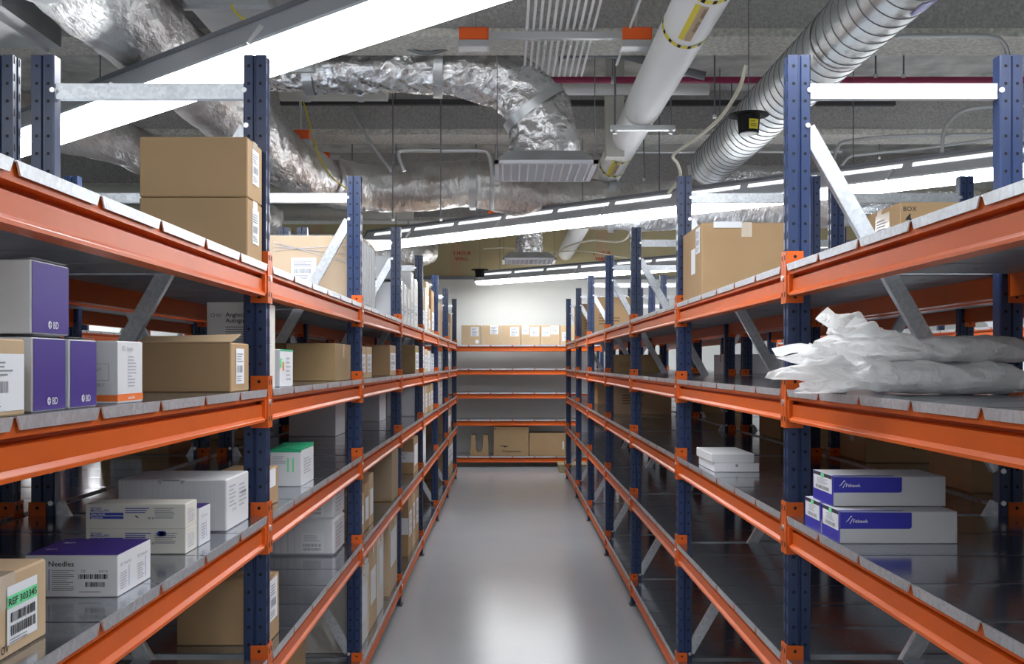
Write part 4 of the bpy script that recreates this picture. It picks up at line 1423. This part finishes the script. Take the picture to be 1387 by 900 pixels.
for yc in (7.05, 11.9):
    c = thing('pipe_clamp', 'galvanised clamp and rods carrying the white pipe, ' + ('nearer one' if yc < 8 else 'farther one'), 'pipe clamp', (0.925, yc, 3.17), 0, 'clamps on the white pipe')
    mb = MB(); mb.box(-0.22, -0.03, -0.018, 0.22, 0.03, 0.014, 'conduit'); mb.build('clamp_bar', c)
    for sx in (-1, 1):
        mb = MB(); mb.cyl((sx * 0.19, 0, -0.02), 0.007, ZC - 3.15, 'rod', n=6); mb.build('threaded_rod', c)
        mb = MB(); mb.cyl((sx * 0.19, 0, -0.04), 0.016, 0.02, 'bolt', n=6); mb.build('nut', c)

# spiral duct
sd = thing('spiral_duct', 'shiny spiral-seamed round duct running away at the upper right', 'duct', (0, 0, 0))
SX, SZ, SR = 1.69, 3.21, 0.165
mb = MB(); mb.tube([(SX, 1.5, SZ), (SX, 8.6, SZ)], SR, 'spiral', 48); mb.build('duct_body', sd)
mb = MB()
y = 1.6
while y < 8.6:
    N = 40
    vs = []; fs = []
    for k in range(N + 1):
        a = 2 * pi * k / N
        yy = y + 0.115 * k / N
        for (dy_, rr) in ((-0.004, 0.0005), (0, 0.004), (0.004, 0.0005)):
            vs.append((SX + (SR + rr) * cos(a), yy + dy_, SZ + (SR + rr) * sin(a)))
    for k in range(N):
        for q in (0, 1):
            i = k * 3 + q
            fs.append((i, i + 3, i + 4, i + 1))
    mb.add(vs, fs, 'fixture_dark', True)
    y += 0.115
mb.build('spiral_seam', sd)
mb = MB(); mb.tube([(SX + 0.02, 1.8, SZ), (SX + 0.02, 4.58, SZ)], SR + 0.001, 'spiral', 24, False)
mb = MB()
for k in range(9):
    a = -1.45 + k * 0.07
    mb.add([(SX + (SR + 0.003) * cos(b), y_, SZ + (SR + 0.003) * sin(b)) for b, y_ in ((a, 4.24 + 0.03 * ((k * 3) % 4) / 3), (a, 4.40 + 0.03 * ((k * 5) % 4) / 3), (a + 0.07, 4.40 + 0.03 * ((k * 7) % 4) / 3), (a + 0.07, 4.25))], [(0, 1, 2, 3)], 'royal_blue')
mb.build('blue_tape', sd)
for yc in (5.2, 8.2):
    mb = MB(); mb.tube([(SX, yc, SZ), (SX, yc + 0.03, SZ)], SR + 0.004, 'conduit', 40, False)
    mb.cyl((SX, yc + 0.015, SZ + SR), 0.004, ZC - SZ - SR, 'rod', n=6); mb.build('duct_strap', sd)

# sprinkler main
rp = thing('sprinkler_pipe', 'thin crimson sprinkler pipe crossing under the ceiling', 'pipe', (0, 0, 0))
mb = MB(); mb.tube([(0.1, 7.35, 3.58), (XW - 0.1, 7.35, 3.58)], 0.024, 'red_pipe', 12); mb.build('pipe_run', rp)
for x in (0.75, 2.2, 4.2):
    mb = MB(); mb.cyl((x, 7.35, 3.60), 0.004, ZC - 3.60, 'rod', n=6); mb.tube([(x - 0.012, 7.35, 3.58), (x + 0.012, 7.35, 3.58)], 0.03, 'conduit', 12); mb.build('pipe_hanger', rp)

# parallel conduits at the top centre
for i in range(12):
    x = 0.115 + i * 0.0385
    if i == 11: x += 0.17
    t = thing('conduit', ('lone thin grey conduit to the right of the bundle' if i == 11 else '%s grey conduit from the left in the parallel bundle at top centre' % ['first', 'second', 'third', 'fourth', 'fifth', 'sixth', 'seventh', 'eighth', 'ninth', 'tenth', 'eleventh'][i]), 'conduit', (0, 0, 0), 0, None if i == 11 else 'bundle of parallel conduits')
    mb = MB(); mb.tube([(x, 3.0, 3.50), (x, 6.95 if i < 11 else 6.7, 3.50)], 0.0085, 'pvc', 8); mb.build('conduit_tube', t)
    mb = MB(); mb.tube([(x, 5.9 + 0.12 * (i % 4), 3.50), (x, 5.97 + 0.12 * (i % 4), 3.50)], 0.0125, 'bolt', 8); mb.build('coupling', t)


def trapeze(x0, x1, y, z, label, boxes=(0, 1), w_=0.17):
    t = thing('strut_trapeze', label, 'strut trapeze', ((x0 + x1) / 2, y, z), 0, 'struts with orange end covers')
    L = (x1 - x0) / 2
    mb = MB()
    mb.box(-L, -0.02, -0.018, L, 0.02, -0.014, 'conduit'); mb.box(-L, -0.02, -0.014, L, -0.017, 0.022, 'conduit'); mb.box(-L, 0.017, -0.014, L, 0.02, 0.022, 'conduit')
    mb.build('strut', t)
    for e in boxes:
        c = (-L, L)[e]
        mb = MB(); mb.bevbox(c - w_ / 2, -0.05, -0.035, c + w_ / 2, 0.05, 0.04, 'orange_bright', 0.006)
        mb.build('orange_cover', t)
        mb = MB(); mb.box(c - w_ / 2 - 0.005, -0.055, -0.075, c + w_ / 2 + 0.005, 0.055, -0.036, 'conduit'); mb.build('bracket', t)
        mb = MB(); mb.cyl((c, 0, 0.04), 0.012, ZC - z - 0.04, 'conduit', n=8); mb.build('drop_rod', t)
    return t


trapeze(PX(642, 6.0), PX(862, 6.0), 6.0, 3.463, 'strut with two orange end covers below the parallel conduits')
trapeze(PX(407, 8.3), PX(434, 8.3) - 0.06, 8.3, PZ(184, 8.3), 'small strut with an orange cover, upper of the two beside the big foil duct', (0,), 0.16)
trapeze(PX(435, 8.9), PX(460, 8.9), 8.9, PZ(214, 8.9), 'small strut with an orange cover, lower of the two beside the big foil duct', (0,), 0.16)
trapeze(PX(671, 10.6), PX(690, 10.6), 10.6, PZ(288, 10.6), 'small orange-covered strut just above the long light row', (0,), 0.15)
trapeze(PX(553, 13.4), PX(570, 13.4), 13.4, PZ(339, 13.4), 'small orange-covered strut under the light row at centre left', (0,), 0.15)

# black bell-shaped fittings
for (x, y, z, lb, s) in ((PX(1014, 5.9), 5.9, PZ(157, 5.9), 'black bell-shaped fitting with a yellow sticker hanging by the spiral duct', 1.0), (PX(650, 13.5), 13.5, PZ(366, 13.5), 'small black bell-shaped fitting hanging before the far wall', 1.0)):
    t = thing('hanging_speaker', lb, 'hanging fitting', (x, y, z), 0, 'black hanging fittings')
    mb = MB(); mb.cyl((0, 0, 0), 0.115 * s, 0.008, 'black', n=32, r2=0.11 * s); mb.build('brim', t)
    mb = MB(); mb.cyl((0, 0, -0.10), 0.056 * s, 0.10, 'black', n=32, r2=0.066 * s); mb.build('cup', t)
    mb = MB(); mb.cyl((0, 0, -0.104), 0.05 * s, 0.005, 'conduit', n=32); mb.build('grille', t)
    if y < 8:
        mb = MB()
        for k in range(8):
            a0, a1 = -1.75 + k * 0.12, -1.75 + (k + 1) * 0.12
            def rr(zz): return (0.056 + 0.010 * (zz + 0.1) / 0.1) + 0.001
            mb.add([(rr(zz) * cos(a), rr(zz) * sin(a), zz) for a, zz in ((a0, -0.085), (a1, -0.085), (a1, -0.03), (a0, -0.03))], [(0, 1, 2, 3)], 'yellow')
        f = Face(mb, (-0.005, -0.0635, -0.075), (1, 0.1, 0), (0, 0, 1)); f.lines(0, 0, 0.04, 0.02, 3, 'ink', 0.004); f.text('sleeve', 0.0, 0.028, 0.008, 'ink', 0.005)
        mb.build('yellow_sticker', t)
    mb = MB(); mb.cyl((0, 0, 0.008), 0.003, ZC - z - 0.008, 'rod', n=6); mb.build('hanger_rod', t)


def tube_thing(name, label, cat, pts, r, mat, group=None, n=6, part='tube', sm=True):
    t = thing(name, label, cat, (0, 0, 0), 0, group)
    mb = MB(); mb.tube(smooth(pts, n) if sm else pts, r, mat, 8); mb.build(part, t)
    return t


def pt(x, y, Y): return (PX(x, Y), Y, PZ(y, Y))


tube_thing('cable', 'cream cable looping down beside the spiral duct towards the light row', 'cable', [pt(1011, 88, 5.5), pt(1000, 122, 5.6), pt(975, 160, 6.0), pt(940, 190, 6.6), pt(912, 210, 7.0), pt(918, 222, 7.2), pt(921, 240, 7.4), pt(905, 262, 7.6)], 0.011, 'cream')
tube_thing('cable', 'cream cable swagging below the long light row near the middle upright', 'cable', [pt(857, 305, 10), pt(850, 322, 11), pt(835, 328, 12), pt(800, 326, 13), pt(765, 336, 14), pt(745, 355, 14.5)], 0.012, 'cream')
tube_thing('cable', 'thin cream cable crossing in front of the tan upper wall', 'cable', [pt(655, 337, 14.5), pt(690, 336, 14.6), pt(740, 342, 14.8), pt(790, 340, 15), pt(850, 350, 15)], 0.009, 'cream')
tube_thing('cable', 'yellow-green wire hanging by the orange covers at upper left', 'cable', [pt(407, 125, 8.6), pt(420, 170, 8.5), pt(430, 205, 8.45), pt(445, 235, 8.5), pt(470, 257, 8.7)], 0.006, 'yellow')
tube_thing('cable', 'thin yellow wire at the very top left', 'cable', [pt(305, -10, 5.0), pt(318, 15, 5.0), pt(335, 28, 5.0), pt(352, 30, 5.0)], 0.005, 'yellow')
tube_thing('cable', 'dark cable draped over the top of the crinkled foil duct', 'cable', [pt(520, 45, 6.5), pt(545, 62, 6.45), pt(575, 72, 6.45), pt(605, 66, 6.45), pt(622, 52, 6.45)], 0.012, 'rod')
tube_thing('conduit', 'bent grey conduit arch between the foil ducts', 'conduit', [pt(548, 232, 8.2), pt(540, 210, 8.2), pt(548, 204, 8.2), pt(600, 204, 8.2), pt(650, 204, 8.2), pt(662, 210, 8.2), pt(666, 232, 8.2), pt(666, 285, 8.2)], 0.016, 'conduit')
tube_thing('conduit', 'slanting grey conduit at centre left below the crinkled duct', 'conduit', [pt(473, 128, 8.7), pt(478, 152, 8.7), pt(500, 190, 8.7), pt(530, 232, 8.7)], 0.015, 'conduit')
tube_thing('conduit', 'curved thin conduit behind the right light row, upper one', 'conduit', [pt(1128, 222, 8.5), pt(1135, 200, 8.5), pt(1150, 191, 8.5), pt(1230, 184, 8.5), pt(1387, 182, 8.5)], 0.014, 'conduit')
tube_thing('conduit', 'curved thin conduit behind the right light row, lower one', 'conduit', [pt(1139, 226, 8.6), pt(1150, 213, 8.6), pt(1170, 209, 8.6), pt(1260, 200, 8.6), pt(1387, 182, 8.6)], 0.012, 'conduit')
tube_thing('conduit', 'conduit bending down from the ceiling near the right picture edge', 'conduit', [pt(1215, 49, 6.1), pt(1310, 48, 6.1), pt(1345, 50, 6.1), pt(1358, 58, 6.1), pt(1365, 75, 6.1), pt(1367, 120, 6.1)], 0.015, 'conduit')
tube_thing('conduit', 'arched conduit at the right above the light row', 'conduit', [pt(1276, 215, 8.1), pt(1278, 180, 8.1), pt(1290, 160, 8.1), pt(1310, 148, 8.1), pt(1350, 144, 8.1), pt(1400, 144, 8.1)], 0.016, 'conduit')
tube_thing('conduit', 'thick dark conduit bending behind the white pipe', 'conduit', [pt(760, 74, 6.9), pt(800, 72, 6.9), pt(850, 76, 6.9), pt(900, 90, 6.9), pt(955, 103, 6.9)], 0.03, 'rod')
tube_thing('conduit', 'level grey conduit crossing behind the right of the spiral duct', 'conduit', [pt(845, 206, 9.0), pt(1050, 206, 9.0), pt(1140, 206, 9.0)], 0.012, 'conduit', sm=False)
for i, (x0, x1, y, Y, lb) in enumerate(((380, 690, 139, 8.6, 'dark strut channel under the ceiling, left upper one'), (770, 1212, 140, 8.6, 'dark strut channel under the ceiling, right upper one'), (365, 700, 195, 11.3, 'dark strut channel under the ceiling, left lower one'), (775, 1400, 195, 11.3, 'dark strut channel under the ceiling, right lower one'))):
    t = thing('strut_channel', lb, 'strut channel', ((PX(x0, Y) + PX(x1, Y)) / 2, Y, PZ(y, Y)), 0, 'dark strut channels')
    L = (PX(x1, Y) - PX(x0, Y)) / 2
    mb = MB(); mb.box(-L, -0.025, -0.02, L, 0.025, -0.014, 'dark_metal'); mb.box(-L, -0.025, -0.014, L, -0.02, 0.022, 'dark_metal'); mb.box(-L, 0.02, -0.014, L, 0.025, 0.022, 'dark_metal'); mb.build('channel', t)
    for q in (-0.7, 0, 0.7):
        mb = MB(); mb.cyl((q * L, 0, 0.0), 0.006, ZC - PZ(y, Y), 'rod', n=6); mb.build('hanger_rod', t)
# fat insulated pipes running across
for (x0, x1, y, Y, r, m, lb) in ((690, 960, 121, 7.9, 0.045, 'pvc', 'white insulated pipe crossing behind the crimson pipe'), (380, 525, 126, 7.6, 0.06, 'insul', 'pale insulated pipe behind the first bay brace at upper left'),
                                 (90, 830, 262, 11.0, 0.09, 'insul', 'pale insulated pipe running behind the big foil duct'), (930, 1500, 235, 11.2, 0.09, 'foil', 'shiny insulated pipe behind the right light row'),
                                 (0, 560, 288, 12.2, 0.085, 'insul', 'lower pale insulated pipe at the far left'), (860, 1400, 296, 12.4, 0.09, 'conduit', 'grey pipe below the right light row')):
    t = thing('insulated_pipe', lb, 'pipe', (0, 0, 0))
    mb = MB(); mb.tube([pt(x0, y, Y), pt(x1, y, Y)], r, m, 20); mb.build('pipe_run', t)
    mb = MB()
    for q in (0.25, 0.75):
        c = Vector(pt(x0, y, Y)).lerp(Vector(pt(x1, y, Y)), q); mb.tube([c - Vector((0.02, 0, 0)), c + Vector((0.02, 0, 0))], r + 0.006, 'conduit', 20); mb.cyl(c, 0.005, ZC - c.z, 'rod', n=6)
    mb.build('pipe_hanger', t)
# rectangular sheet duct at upper left and a white one in the middle
t = thing('sheet_duct', 'rectangular grey sheet metal duct beside the foil duct at the top left', 'duct', (0, 0, 0))
mb = MB(); mb.box(-1.55, 2.0, 3.30, -1.15, 6.1, 3.62, 'sheet'); mb.build('duct_body', t)
for y in (2.6, 3.8, 5.0, 6.08):
    mb = MB(); mb.box(-1.57, y, 3.28, -1.13, y + 0.03, 3.64, 'conduit'); mb.build('flange', t)
t = thing('sheet_duct', 'wide flat sheet metal duct crossing at the far upper left', 'duct', (0, 0, 0))
mb = MB(); mb.box(-6.0, 4.5, 3.12, -2.2, 5.1, 3.4, 'sheet'); mb.build('duct_body', t)
for x in (-5.5, -4.3, -3.1, -2.3):
    mb = MB(); mb.box(x, 4.48, 3.10, x + 0.03, 5.12, 3.42, 'conduit'); mb.build('flange', t)
t = thing('sheet_duct', 'pale vertical square duct stub behind the white pipe', 'duct', (PX(832, 8.0), 8.0, 3.15))
mb = MB(); mb.box(-0.07, -0.07, 0, 0.07, 0.07, ZC - 3.15, 'insul'); mb.build('duct_body', t)
# hanger rods seen singly
for i, (x, Y, yb, lb) in enumerate(((532, 8.0, 300, 'thin dark rod dropping between the foil duct and the second upright'), (597, 8.0, 300, 'thin dark rod dropping to the light row at centre left'), (1186, 6.6, 105, 'thin dark rod left of the right brace'),
                                    (1224, 6.6, 105, 'thin dark rod right of the bracket at upper right'), (1191, 9.3, 215, 'thin rod behind the near right horizontal brace'), (872, 8.2, 245, 'thin dark rod hanging right of the white pipe'),
                                    (893, 8.4, 290, 'thicker dark rod right of the white pipe'), (968, 6.8, 160, 'slanting-looking thin rod near the cream cable'), (477, 9.5, 235, 'thin rod behind the slanting conduit'))):
    t = thing('hanger_rod', lb, 'hanger rod', (PX(x, Y), Y, PZ(yb, Y)), 0, 'single hanger rods')
    mb = MB(); mb.cyl((0, 0, 0), 0.006, ZC - PZ(yb, Y), 'rod', n=6); mb.build('rod', t)
    mb = MB(); mb.cyl((0, 0, 0.0), 0.013, 0.02, 'bolt', n=6); mb.build('nut', t)
